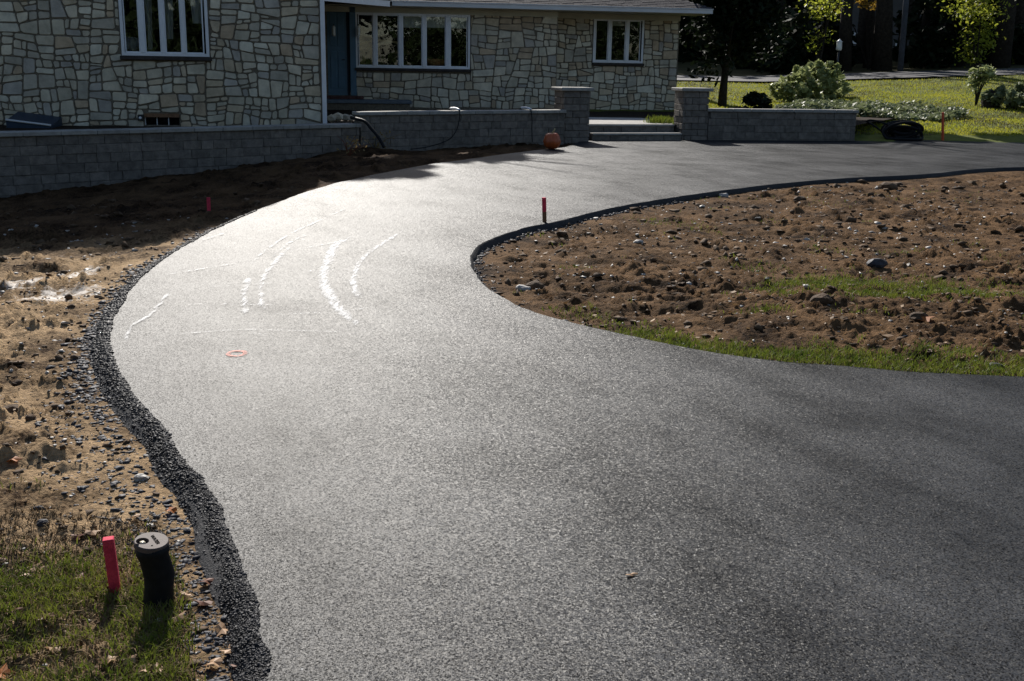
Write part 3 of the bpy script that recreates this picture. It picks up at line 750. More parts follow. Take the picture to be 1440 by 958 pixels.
ub = lambda L, v, y=60: [(hit(a, y, v)[0], hit(b, y, v)[0]) for a, b in L]
window(wL, 0.0, ub([(174.5, 196), (203, 226), (231.5, 255), (260, 286)], 0.0, 40), 'four pane window nearest on the left')
fM = window(wM, VM, ub([(504, 524.5), (530, 560.5), (566, 593.5), (599, 626.5), (633, 657)], VM), 'wide five pane picture window beside the door',
            blind=[(2, hit(580, 39, VM)[1]), (3, hit(610, 39, VM)[1]), (4, hit(645, 40, VM)[1]), (1, hit(545, 22, VM)[1])])
window(wS, VR, ub([(837, 854.5), (859, 879), (883.5, 900)], VR), 'three pane window behind the steps', blind=[(1, hit(865, 36, VR)[1])])
# what can be made out indoors: curtains, a lampshade, pale wooden chair
def curtain(px0, px1, py0, py1, v, parent_name='window'):
    a, b = hit(px0, py1, v), hit(px1, py0, v); V_, F_ = [], []
    for k in range(13):
        u = a[0] + (b[0] - a[0]) * k / 12; dv = .03 * math.sin(k * 1.9)
        V_ += [P(u, v + dv, b[1]), P(u + (.04 if k < 6 else -.04), v + dv, a[1])]
    F_ = [(2 * k, 2 * k + 1, 2 * k + 3, 2 * k + 2) for k in range(12)]
    o = obj('curtain', V_, F_, M['linen'], house); return o
curtain(232, 243, -18, 55, .22); curtain(268, 286, -18, 33, .22); curtain(206, 213, -18, 70, .3)
lu, lz = hit(184, 60, .45)
t = thing('table_lamp', 'white lampshade behind the first pane of the left window', 'lamp', tuple(P(lu, .45, lz - .35)))
tube('lamp_shade', [P(lu, .45, lz - .14), P(lu + .02, .45, lz + .10)], [.19, .11], M['linen'], t, 14); tube('lamp_base', [P(lu, .45, lz - .4), P(lu, .45, lz - .14)], .03, M['brass'], t, 8)
pc = lambda px, py, v=VM + .5: P(*((lambda h: (h[0], v, h[1]))(hit(px, py, v))))
t = thing('wooden_chair', 'pale wooden chair behind the first panes of the picture window', 'chair', tuple(pc(513, 96)))
tube('back_rail', [pc(498, 66), pc(512, 61), pc(526, 57), pc(543, 57), pc(562, 61)], .03, M['pine'], t, 6)
tube('back_splat', [pc(505, 67), pc(511, 73), pc(512, 82), pc(510, 92)], [.03, .05, .06, .07], M['pine'], t, 6); tube('back_splat', [pc(520, 65), pc(514, 72)], .03, M['pine'], t, 6)
t = thing('basket', 'orange brown basket behind the fourth pane of the picture window', 'basket', tuple(pc(614, 96)))
tube('bowl', [pc(613, 96), pc(613, 83)], [.2, .28], M['wicker'], t, 12)
# basement window, round meter and hatch
bw = MB(); bw.box(P(wB[0], -0.03, wB[3] - 0.07), E_ * (wB[2] - wB[0]), -N_ * .12, UP * .07); bwo = bw.build('basement_window', M['wood'], house)
for j in range(3):
    ww = (wB[2] - wB[0]) / 3
    box('pane', P(wB[0] + ww * j + .012, 0.05, wB[1]), E_ * (ww - .024), -N_ * .01, UP * (wB[3] - wB[1] - .07), M['glass'], bwo)
    box('mullion', P(wB[0] + ww * j, 0.03, wB[1]), E_ * .012, -N_ * .05, UP * (wB[3] - wB[1] - .07), M['frame'], bwo)
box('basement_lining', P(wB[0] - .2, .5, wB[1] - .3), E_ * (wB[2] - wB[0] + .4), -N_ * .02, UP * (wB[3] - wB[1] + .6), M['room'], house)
mu, mz = hit(198.5, 165.5, 0)
mt = thing('hose_outlet', 'small black box with white disc beside the basement window', 'outlet', tuple(P(mu, -0.05, mz - .06)))
box('housing', P(mu - .05, -0.10, mz - .06), E_ * .1, -N_ * .09, UP * .12, M['metal'], mt, 0.008)
tube('disc', [P(mu, -0.10, mz), P(mu, -0.115, mz)], 0.026, M['white'], mt, 14)
hb = thing('cellar_hatch', 'sloping dark cellar hatch with pale edge at far left behind the low wall', 'hatch', tuple(P(hit(8, 170, -.9)[0], -0.9, .2)))
a, b = hit(8, 168, -0.9), hit(72, 176, -0.9)
obj('lid', [P(a[0], -0.9, a[1] - .02), P(b[0], -0.9, b[1] - .02), P(b[0], -0.04, b[1] + .1), P(a[0], -0.04, a[1] + .1), P(a[0], -0.9, .2), P(b[0], -0.9, .2), P(b[0], -0.04, .2), P(a[0], -0.04, .2)],
    [(0, 1, 2, 3), (0, 4, 5, 1), (1, 5, 6, 2), (2, 6, 7, 3), (3, 7, 4, 0)], M['navy'], hb)
tube('rim', [P(a[0], -0.915, a[1] - .005), P(b[0], -0.915, b[1] - .005)], 0.02, M['gutter'], hb, 6)

# front door with side panel, sconces, steps
du0, dz0, du1, dz1 = dr
ud = hit(488, 90, VM)[0]; ue = hit(492.5, 90, VM)[0]
door = box('door', P(du0, VM + 0.05, dz0), E_ * (ud - du0), -N_ * 0.05, UP * (dz1 - dz0), M['blue'], house, 0.004)
wd = ud - du0
for (zz0, zz1) in ((0.08, 0.50), (0.56, 0.93)):
    for (ua, ub_) in ((0.14, 0.46), (0.54, 0.86)):
        H_ = dz1 - dz0
        box('door_panel', P(du0 + wd * ua, VM + 0.036, dz0 + H_ * zz0), E_ * wd * (ub_ - ua), -N_ * 0.02, UP * H_ * (zz1 - zz0), M['blue'], door, 0.006)
tube('handle', [P(ud - 0.06, VM + 0.05, dz0 + 0.95), P(ud - 0.06, VM - 0.02, dz0 + 0.95), P(ud - 0.14, VM - 0.02, dz0 + 0.95)], 0.012, M['metal'], door, 6)
box('door_recess', P(ud + .002, VM + 0.10, dz0), E_ * (ue - ud - .004), -N_ * 0.05, UP * (dz1 - dz0), M['navy'], house)
box('door_jamb', P(ue, VM - 0.05, dz0), E_ * (du1 - ue), -N_ * 0.2, UP * (dz1 - dz0), M['blue'], house, 0.004)
for (px, lab) in ((469, 'white glass wall lantern left of the blue door'), (504, 'white glass wall lantern between blue door and picture window')):
    uu, zt = hit(px, 36, VM - .15); _, zb = hit(px, 51, VM - .15)
    s = thing('wall_lantern', lab, 'lantern', tuple(P(uu, VM - .06, (zt + zb) / 2)), 'lanterns beside the front door')
    tube('lamp_glass', [P(uu, VM - .15, zb), P(uu, VM - .15, zb + .03), P(uu, VM - .15, zt - .04), P(uu, VM - .15, zt)], [.035, .05, .045, .02], M['lantern'], s, 10)
    tube('bracket', [P(uu, VM + .04, zt + .03), P(uu, VM - .15, zt + .03), P(uu, VM - .15, zt)], .012, M['metal'], s, 6)
pu0, pu1 = hit(460, 140, VM - .6)[0] - .3, hit(578, 142, VM - .6)[0]
dst = thing('door_step', 'bluestone slab with brick threshold below the blue front door', 'step', tuple(P(pu0, VM - .9, .33)))
box('slab', P(pu0, VM - .9, .50), E_ * (pu1 - pu0), -N_ * .87, UP * .09, M['bluestone'], dst, 0.01)
box('base', P(pu0 + .05, VM - .85, .32), E_ * (pu1 - pu0 - .1), -N_ * .8, UP * .18, M['mortar'], dst)
bu1 = hit(507, 135, VM - .3)[0]
x = pu0
while x < bu1:
    box('brick', P(x, VM - .33, .593), E_ * .1, -N_ * .3, UP * max(0.05, dz0 - .6), M['brick'], dst, .006); x += .108
# eaves, gutter, roof
uR = hit(1001, 27, VM - .6)[0]; ZE = 3.05
uL = -0.9
box('frieze_board', P(-0.6, VM - .05, ZE - .17), E_ * (uM1 + .6), -N_ * .045, UP * .16, M['cream'], house)
box('frieze_board', P(uM1, VR - .05, ZE - .17), E_ * (uS1 - uM1), -N_ * .045, UP * .16, M['cream'], house)
box('soffit', P(uL, VM - .55, ZE - .02), E_ * (uR - uL - .05), -N_ * (VR - VM + .55), UP * .025, M['cream'], house)
ugs = hit(551, 12, VM - .6)[0]
gt = MB(); gt.box(P(ugs, VM - .66, ZE - .005), E_ * (uR - ugs), -N_ * .11, UP * .125); gt.box(P(ugs - .01, VM - .68, ZE + .1), E_ * (uR - ugs + .02), -N_ * .03, UP * .025)
gt.build('gutter', M['gutter'], house)
SL = math.tan(math.radians(21)); v0 = VM - .62; zr = ZE + .125
depth = 6.2
roof = obj('roof', [P(uL - 3, v0, zr - .03), P(uR, v0, zr - .03), P(uR - depth, v0 + depth, zr + depth * SL - .03), P(uL - 3, v0 + depth, zr + depth * SL - .03),
                    P(uR, v0 + 2 * depth, zr - .03), P(uL - 3, v0 + 2 * depth, zr - .03)],
           [(0, 1, 2, 3), (1, 4, 2), (3, 2, 4, 5), (0, 3, 5), (0, 5, 4, 1)], M['shingle'], house)
sh = MB(); k = 0; cs = math.cos(math.radians(21)); ex = 0.135
while k * ex * cs < depth - .2:
    va = v0 + k * ex * cs - 0.02; za = zr + (va - v0) * SL
    u = uL - 0.2 - random.random() * .3; ulim = uR - max(0, k * ex * cs)
    while u < ulim - .05:
        wd = min(random.uniform(.15, .34), ulim - u)
        d = random.uniform(.008, .018)
        a_, b_2 = P(u, va, za), P(u + wd - .006, va, za)
        back = -N_ * (ex * cs + .03) + UP * ((ex * cs + .03) * SL)
        up = UP * d
        sh.add([a_, b_2, a_ + back, b_2 + back, a_ + up, b_2 + up, a_ + back + UP * .002, b_2 + back + UP * .002], [(4, 5, 7, 6), (0, 1, 5, 4), (0, 4, 6, 2), (1, 3, 7, 5)])
        u += wd
    k += 1
kind(sh.build('shingles', M['shingle'], roof), 'stuff')
# porch hood over the door: a fascia running back at an angle, with its little roof
q0, q1 = at(458, 8.5, 24.6), at(548.5, 15, 26.6)
q0.z = q1.z = 2.84
ex_ = (q1 - q0).normalized(); en = Vector((ex_.y, -ex_.x, 0)); Lq = (q1 - q0).length
porch = box('porch_fascia', q0 - ex_ * .4, ex_ * (Lq + .4), -en * .06, UP * .15, M['white'], house)
k1 = q1 + UP * .15; k0 = q0 - ex_ * .4 + UP * .15; top0, top1 = P(-1.2, VM - .7, 4.0), P(0.75, VM - .7, 4.0)
obj('porch_roof', [k0 + en * .03, k1 + en * .03, P(1.85, VM - .7, 3.1), top1, top0, k0 - UP * .02, k1 - UP * .02], [(0, 1, 3, 4), (1, 2, 3), (0, 5, 6, 1)], M['shingle'], house)
tube('rake_board', [k1 + UP * .0, k1 * .5 + top1 * .5 + UP * .06, top1 + UP * .05], .055, M['white'], house, 4)
# downspout at the wing corner, wing roof (steep, out of the picture) and its gable
dsu = hit(455.2, 90, -0.1)[0]
box('downspout', P(dsu - .045, -0.13, .40), E_ * .085, -N_ * .07, UP * 2.85, M['white'], house, .01)
prof = [(-0.1, 3.2), (-0.3, 3.6), (-0.64, 4.45), (-1.29, 6.05), (-2.35, 7.35), (-8.2, 7.35), (-9.1, 6.0), (-9.6, 3.6), (-9.5, 3.2)]
n = len(prof)
vv = [P(u, -0.03, z) for u, z in prof] + [P(u, 9.5, z) for u, z in prof]
obj('upper_gable', vv, [tuple(range(n))[::-1], tuple(range(n, 2 * n))] + [(i, (i + 1) % n, n + (i + 1) % n, n + i) for i in range(n)], M['shingle'], house)

# ------------------------------------------------------------------ things around the drive
def stake(label, base, top, wd, m1, split=0.0, group='survey stakes in the ground', cat='stake'):
    t = thing('survey_stake', label, cat, tuple(base), group)
    ax = (top - base); b = base - ax.normalized() * 0.06; tilt = ax.normalized()
    e = Vector((math.cos(.3), math.sin(.3), 0)); e = (e - tilt * e.dot(tilt)).normalized(); f = tilt.cross(e)
    L = (top - b).length; s = L * split
    if split: box('bare_wood', b - e * wd / 2 - f * wd / 2, e * wd, f * wd, tilt * s, M['wood'], t, wd * .06)
    box('painted_top', b - e * wd / 2 - f * wd / 2 + tilt * s, e * wd, f * wd, tilt * (L - s), m1, t, wd * .06)
    return t
def gz(px, py, z):                           # ground point at local height
    return gp(px, py, z)
def up_from(base, px, py): return at(px, py, base.y)
b = gp(161, 822, -0.05); stake('fluorescent pink wooden stake beside the black drain riser in the grass', b, up_from(b, 152, 757), 0.034, M['pink'])
b = gp(766, 322, -0.07); stake('pink tipped wooden stake at the inner edge of the driveway bend', b, up_from(b, 765, 278), 0.036, M['pink'], 0.62)
b = gp(294, 300, -0.08); stake('small pink stake standing in the shaded dirt on the left', b, up_from(b, 293, 278), 0.038, M['pink'])
b = at(1326.5, 190, 26.6); b.z = float(zg(b.x, b.y)); stake('thin orange red stake on the lawn behind the driveway', b, up_from(b, 1326, 158), 0.045, M['red'])
# drain riser
b = gp(223, 843, -0.05); tp = at(213, 760, b.y)
rs = thing('drain_riser', 'black plastic drain riser with brown lid standing in the grass', 'pipe', tuple(b))
axis = (tp - b); H = axis.length; mid = b + axis * .42 + Vector((0.012, 0, 0))
pts = [b - UP * .08, b, b + axis * .2 + Vector((.006, 0, 0)), mid, b + axis * .72 + Vector((.002, 0, 0)), b + axis * .8, tp - axis.normalized() * .012]
tube('pipe', pts, [.046, .047, .044, .047, .045, .0505, .050], M['plastic'], rs, 28)
tl = (axis.normalized() + Vector((0.16, -0.10, 0))).normalized()
ea = tl.cross(Vector((0, 1, 0))).normalized(); eb = tl.cross(ea)       # ea ~ right/left, eb ~ front/back
if ea.x < 0: ea = -ea
if eb.y < 0: eb = -eb
R = .0525; ns = 40; lc = tp
# lid: disc with a round recess near its left-front rim
hc = (-0.0245, -0.010); hr = .0195
lidv, lidf = [], []
for k in range(ns):
    a = 2 * math.pi * k / ns; d = Vector((math.cos(a), math.sin(a)))
    for (r, z) in ((R, -.016), (R, -.003), (R - .003, 0.0)): lidv.append(lc + ea * d.x * r + eb * d.y * r + tl * z)
    lidv.append(lc + ea * (hc[0] + d.x * hr) + eb * (hc[1] + d.y * hr)); lidv.append(lc + ea * (hc[0] + d.x * hr) + eb * (hc[1] + d.y * hr) - tl * .014)
for k in range(ns):
    j = (k + 1) % ns
    for q in range(4): lidf.append((k * 5 + q, j * 5 + q, j * 5 + q + 1, k * 5 + q + 1))
lidf.append(tuple(k * 5 + 4 for k in range(ns)))
lid = obj('lid', lidv, lidf, M['lidplastic'], rs)
hcw = lc + ea * hc[0] + eb * hc[1]
tube('plug', [hcw - tl * .013, hcw - tl * .004], .0095, M['brass'], lid, 5)
tube('lug', [hcw - ea * .014 - eb * .022 + tl * .0, hcw - ea * .004 - eb * .024 + tl * .001], .003, M['lidplastic'], lid, 6)
fc = bpy.data.curves.new('lettering', 'FONT'); fc.body = 'WATER'; fc.size = .0165; fc.extrude = .0004; fc.align_x = 'CENTER'; fc.align_y = 'CENTER'
fo = bpy.data.objects.new('lettering', fc); C.objects.link(fo)
bpy.context.view_layer.update()
me = bpy.data.meshes.new_from_object(fo.evaluated_get(bpy.context.evaluated_depsgraph_get())); bpy.data.objects.remove(fo)
me.name = 'lettering'; me.materials.clear(); me.materials.append(M['ink'])
lt = link(bpy.data.objects.new('lettering', me), lid)
tx = (ea * .62 - eb * .78).normalized(); ty = tl.cross(tx)
ctr = lc + ea * .009 + eb * .006 + tl * .0012 - origin(lid)
lt.matrix_local = Matrix(((tx.x, ty.x, tl.x, ctr.x), (tx.y, ty.y, tl.y, ctr.y), (tx.z, ty.z, tl.z, ctr.z), (0, 0, 0, 1)))
aw = lc + ea * .008 - eb * .030 + tl * .0004
obj('arrow', [aw, aw + ea * .006 + eb * .001, aw + ea * .004 + eb * .009, aw + tl * .0012, aw + ea * .006 + eb * .001 + tl * .0012, aw + ea * .004 + eb * .009 + tl * .0012], [(3, 4, 5), (0, 1, 4, 3), (1, 2, 5, 4), (2, 0, 3, 5)], M['plastic'], lid)
# pumpkin
b = gp(776, 210, 0.0)
pk = thing('pumpkin', 'deep orange pumpkin on the driveway edge beside the left pillar', 'pumpkin', tuple(b))
v, f = [], []; nu, nv = 48, 14; r0 = .172
for i in range(nv + 1):
    ph = math.pi * i / nv
    for k in range(nu):
        a = 2 * math.pi * k / nu; rib = 1 - .07 * (1 - abs(math.sin(a * 6))) ** 2
        rr = r0 * math.sin(ph) ** .8 * rib * (1.0 if ph > 1.5 else 0.93) + .002
        zz = .165 + .165 * math.cos(ph) * (1.0 - .18 * math.exp(-(ph / .35) ** 2))
        v.append(b + Vector((rr * math.cos(a), rr * math.sin(a), zz)))
for i in range(nv):
    for k in range(nu): f.append((i * nu + k, (i + 1) * nu + k, (i + 1) * nu + (k + 1) % nu, i * nu + (k + 1) % nu))
obj('rind', v, f, M['pumpkin'], pk, True)
tube('stem', [b + Vector((0, 0, .29)), b + Vector((.015, 0, .33)), b + Vector((.04, -.01, .365)), b + Vector((.05, -.01, .40))], [.03, .018, .015, .018], M['stem'], pk, 8)
# hoses over the middle wall
def over_wall(px, label, ends):
    s = (px - 505) / (792 - 505); base = W1.lerp(W2, s); top = .67
    p = [base - nM * .5 + UP * .40, base - nM * .36 + UP * (top - .04), base - nM * .28 + UP * (top + .035), base - nM * .1 + UP * (top + .045), base + nM * .07 + UP * (top + .02), base + nM * .10 + UP * (top - .12)]
    t = thing('drain_hose', label, 'hose', tuple(base), 'hoses draped over the middle wall')
    tube('hose_end', [tuple(q) for q in spline(p[2:5], .03)], .024, M['white'], t, 8)
    q = [p[0], p[1], p[2]]
    tube('hose_tail', q, .026, M['plastic'], t, 8)
    tube('hose', [tuple(x) for x in spline([p[4]] + [base + nM * a + eM * c + UP * z for a, c, z in ends], .06)], .010, M['plastic'], t, 8)
over_wall(635, 'black hose over the middle wall trailing down leftwards to the dirt', [(.10, -.02, .52), (.12, -.10, .30), (.16, -.30, .12), (.2, -.75, .0), (.24, -1.2, -.04)])
over_wall(738, 'black hose with pale bend over the middle wall near the pumpkin', [(.095, .015, .50), (.09, .02, .30), (.10, .03, .02)])
t = thing('corrugated_drain', 'black corrugated drain pipe dropping off the low wall step', 'pipe', tuple(W1))
p = [at(494, 165.5, 21.4), at(503, 167.5, 21.1), at(513, 171, 20.95), at(522, 181, 20.85), at(532, 193, 20.75), at(540, 207, 20.65)]
s_ = spline([tuple(x) for x in p], .022); tube('pipe', [tuple(x) for x in s_], [.027 + .005 * (k % 2) for k in range(len(s_))], M['plastic'], t, 10)
# coil of drain pipe on the lawn
cc = at(1270, 180, 26.6); cc.z = float(zg(cc.x, cc.y))
t = thing('pipe_coil', 'black coil of corrugated drain pipe lying on the shaded lawn edge', 'pipe coil', tuple(cc))
co = []
for k in range(0, 620):
    a = k / 620 * 2 * math.pi * 9.3; lay = k / 620
    rr = .27 + .09 * math.sin(a * .37 + 1) + (.03 if lay > .5 else 0)
    off = (lay * 2 % 1.0 - .5) * .55
    co.append(cc + Vector((rr * math.cos(a) * 1.25 + .2 * off, off * .9 + rr * math.sin(a) * .55 * (1 if int(a / 6.28) % 2 else -.6), .17 + rr * math.sin(a) * .5 + .07 * math.sin(a * .61 + 1))))
co = [Vector((q.x, q.y, max(q.z, cc.z + .03))) for q in co]
tube('coiled_pipe', [tuple(x) for x in co], .034, M['plastic'], t, 7)
lp = [cc + Vector(q) for q in ((-.28, -.1, .28), (-.45, -.1, .36), (-.62, -.05, .42), (-.80, 0, .44), (-.86, .05, .41), (-.72, .05, .33), (-.55, .02, .22), (-.4, 0, .1))]
tube('loose_end', [tuple(x) for x in spline([tuple(x) for x in lp], .04)], .022, M['plastic'], t, 7)

# ------------------------------------------------------------------ foliage builders
def leaf_quads(cent, size, flat=0.6, jit=0.35, aspect=1.7, r=rng):
    n = len(cent); s = size * (1 + jit * r.standard_normal(n)).clip(.4, 2)
    nrm = r.standard_normal((n, 3)); nrm[:, 2] = np.abs(nrm[:, 2]) + flat; nrm /= np.linalg.norm(nrm, axis=1)[:, None]
    a = np.cross(nrm, r.standard_normal((n, 3))); a /= np.linalg.norm(a, axis=1)[:, None] + 1e-9; b = np.cross(nrm, a)
    a *= (s * aspect / 2)[:, None]; b *= (s / 2)[:, None]
    V = np.stack([cent - a, cent - b * 1 + a * .1, cent + a, cent + b + a * .1], 1).reshape(-1, 3)
    return V, np.arange(4 * n).reshape(-1, 4)
def clump_pts(n, rx, ry, rz, k, cr, r=rng, hollow=0.5):
    d = r.standard_normal((k, 3)); d /= np.linalg.norm(d, axis=1)[:, None]
    c = d * (hollow + (1 - hollow) * r.random((k, 1))) * np.array([rx, ry, rz])
    i = r.integers(0, k, n); q = r.standard_normal((n, 3)); q /= np.linalg.norm(q, axis=1)[:, None]
    return c[i] + q * (r.random((n, 1)) ** .5) * cr * (0.5 + r.random(k)[i, None])
def trunk_vf(h, r0, r1, limbs, spread, z0, r=rng, n=9):
    mb = MB(); ps = [(0.02 * h * fbm(np.array([i * .7]), np.array([h]), 1, 2)[0] * i, .02 * h * fbm(np.array([i * .9]), np.array([h + 9]), 1, 2)[0] * i, h * i / 6) for i in range(7)]
    ps[0] = (0, 0, -.3)
    mb.tube(ps, [r0 * 1.25 if i == 0 else r0 + (r1 - r0) * i / 6 for i in range(7)], n)
    for k in range(limbs):
        a = r.random() * 6.28; t = r.uniform(z0, .95); j = min(5, int(t * 6)); b0 = Vector(ps[j]).lerp(Vector(ps[j + 1]), t * 6 - j)
        L = spread * r.uniform(.6, 1); e = Vector((math.cos(a), math.sin(a), 0))
        rr = (r0 + (r1 - r0) * t) * .5
        mb.tube([b0, b0 + e * L * .4 + UP * L * .25, b0 + e * L * .8 + UP * L * .55], [rr, rr * .6, rr * .2], 5)
    return mb
def place_tree(name, label, cat, loc, trunkmesh, crownmesh, rot, s, group=None):
    t = thing(name, label, cat, loc, group); t.rotation_euler = (0, 0, rot); t.scale = (s, s, s)
    if trunkmesh: link(bpy.data.objects.new('trunk', trunkmesh), t)
    if crownmesh: link(bpy.data.objects.new('crown', crownmesh), t)
    return t
def crown_mesh(n, rx, ry, rz, k, cr, zc, size, m, hollow=.5, flat=.4):
    c = clump_pts(n, rx, ry, rz, k, cr, hollow=hollow) + np.array([0, 0, zc]); c = c[c[:, 2] > .05]
    V, Fc = leaf_quads(c, size, flat); o = fast('crown', V, Fc, m); me = o.data; bpy.data.objects.remove(o); return me
def mbmesh(mb, m): return mesh('trunk', mb.v, mb.f, m, True)
def gl(px, Y): p = at(px, 100, Y); return (p.x, Y, float(zg(p.x, Y)))

# the dark tree beside the house end
nt_loc = gl(1018, 34.6)
tm = mbmesh(trunk_vf(4.2, .13, .05, 14, 1.6, .22, n=10), M['bark'])
cm = crown_mesh(17000, 1.75, 1.7, 2.3, 70, .55, 3.15, .10, M['leaf_dark'], .25)
place_tree('shade_tree', 'dense dark evergreen tree at the right end of the house', 'tree', nt_loc, tm, cm, .4, 1.0)
def shrub(label, px, Y, n, rx, ry, rz, size, m, name='shrub', k=34, cr=.2, zc=None, group=None, stems=6):
    loc = gl(px, Y); t = thing(name, label, 'shrub', loc, group)
    c = clump_pts(n, rx, ry, rz, k, cr, hollow=.55) + np.array([0, 0, zc if zc is not None else rz * .75]); c = c[c[:, 2] > .02]
    V, Fc = leaf_quads(c + np.array(loc), size, .5); V = V - np.array(loc)
    fast('foliage', V, Fc, m, t)
    mb = MB()
    for q in range(stems):
        a = rng.random() * 6.28; d = Vector((math.cos(a) * rx * .5, math.sin(a) * ry * .5, (zc or rz) * .9))
        mb.tube([Vector(loc) - UP * .05, Vector(loc) + d * .5 + UP * .1, Vector(loc) + d], [.03, .02, .008], 5)
    mb.build('stems', M['bark'], t)
    return t
shrub('dark leafy shrub in front of the dark tree at the wall', 1062, 29.5, 2600, .55, .5, .5, .08, M['leaf_dark'], k=18, cr=.2)
shrub('large pale leafed rhododendron in the lit flower bed', 1146, 37.5, 4200, 1.0, .9, .78, .095, M['leaf_rhodo'], k=75, cr=.15)
shrub('loose green shrub left of the large rhododendron', 1116, 37.0, 1300, .7, .6, .42, .09, M['leaf_rhodo'], k=40, cr=.13)
shrub('low green shrub at the right of the large rhododendron', 1172, 38.5, 1500, .8, .6, .42, .09, M['leaf_rhodo'], k=40, cr=.13)
shrub('rounded shrub bed at the right edge beside the dark boulder', 1432, 34.5, 2600, 1.0, .7, .40, .09, M['leaf_cover'], k=26, cr=.2)
# thin young rhododendron
loc = gl(1378, 35.5); t = thing('young_rhododendron', 'spindly young rhododendron standing alone on the lawn', 'shrub', loc)
mb = MB(); tips = []
for dx, dy, h in ((-.12, 0, .62), (.08, .1, .80), (.22, 0, .86), (.02, -.1, 1.02), (.34, .05, .96), (-.1, .1, .95), (.18, -.08, 1.05)):
    l0 = Vector(loc); e_ = l0 + Vector((dx, dy, h)); mb.tube([l0 - UP * .05, l0 + Vector((dx * .3, dy * .3, h * .5)), e_], [.03, .02, .008], 5); tips.append(e_)
mb.build('stems', M['bark'], t)
c = np.vstack([np.array(q) + rng.normal(0, .1, (85, 3)) for q in tips]); V, Fc = leaf_quads(c, .085, .5); fast('foliage', V - np.array(loc), Fc, M['leaf_rhodo'], t)
# boulder
def rock_vf(c, r, sx=1, sy=1, sz=.7, sub=2, rr=None):
    bm = bmesh.new(); bmesh.ops.create_icosphere(bm, subdivisions=sub, radius=r); s0 = random.random() * 90
    for q in bm.verts:
        k = 1 + .35 * float(fbm(np.array([q.co.x / r + s0]), np.array([q.co.y / r + q.co.z / r * 1.7]), 1.3, 3)[0])
        q.co = Vector((q.co.x * sx * k, q.co.y * sy * k, q.co.z * sz * k)) + c
    v = [q.co.copy() for q in bm.verts]; f = [tuple(x.index for x in g.verts) for g in bm.faces]; bm.free(); return v, f
bl = Vector(gl(1399, 34.8)); v, f = rock_vf(bl + UP * .18, .34, 1, .8, 1.1, 2)
o = obj('boulder', v, f, M['bark']); tag(o, 'dark upright boulder among the low shrubs at the right edge', 'boulder')
# broad tree behind the house: its crown, above the picture, shades the dirt strip along the wall
def crown_blobs(blobs, size, m):
    c = np.vstack([clump_pts(n_, rx, ry, rz, 16, .4, hollow=.1) + np.array([x, y, z]) for (x, y, z, rx, ry, rz, n_) in blobs])
    V, Fc = leaf_quads(c, size, .4); o = fast('crown', V, Fc, m); me = o.data; bpy.data.objects.remove(o); return me
tmB = mbmesh(trunk_vf(11.2, .26, .12, 12, 2.4, .8), M['bark'])
cmB = crown_blobs([(-2.0, 0, 11.4, 1.2, .9, 1.2, 6000), (-.2, 0, 10.2, 1.2, .9, .65, 5000), (1.3, 0, 8.95, .8, .6, .25, 2200)], .19, M['leaf_mid'])
place_tree('shade_tree', 'broad crowned tree rising behind the house roof', 'tree', (-5.0, 36, .4), tmB, cmB, 0, 1.0)
tmC = mbmesh(trunk_vf(10.6, .24, .12, 10, 2.2, .85), M['bark'])
cmC = crown_blobs([(-.8, 0, 9.2, 1.4, .9, .55, 2600), (1.6, 0, 8.8, 1.6, 1.2, .7, 3400), (4.2, 0, 8.9, 1.7, 1.2, .7, 3400), (6.8, .3, 9.0, 1.4, .8, .5, 2000)], .18, M['leaf_mid'])
place_tree('shade_tree', 'tall tree behind the right end of the house roof', 'tree', (4.9, 42, .9), tmC, cmC, 0, 1.0)
# groundcover bed
n = 15000; q = rng.random((n, 2)); px = 1078 + q[:, 0] * 262; D = 30.6 + q[:, 1] * 5.4
X = (px - 720) / 1544 * D * 1.0
ctr = 32.8 + 1.2 * np.sin(px * .013); ok = np.abs(D - ctr - (px - 1200) * .004) < 1.7 * np.sqrt(np.clip(1 - ((px - 1205) / 136) ** 2, 0, 1)) + .25 * fbm(X, D, 2, 3)
X, D = X[ok], D[ok]; hgt = .10 + .22 * np.clip(fbm(X, D, 1.1, 4) + .45, 0, 1)
c = np.c_[X, D, zg(X, D) + hgt * rng.random(len(X)) ** .5]
V, Fc = leaf_quads(c, .075, .6); kind(fast('groundcover', V, Fc, M['leaf_cover']), 'stuff')

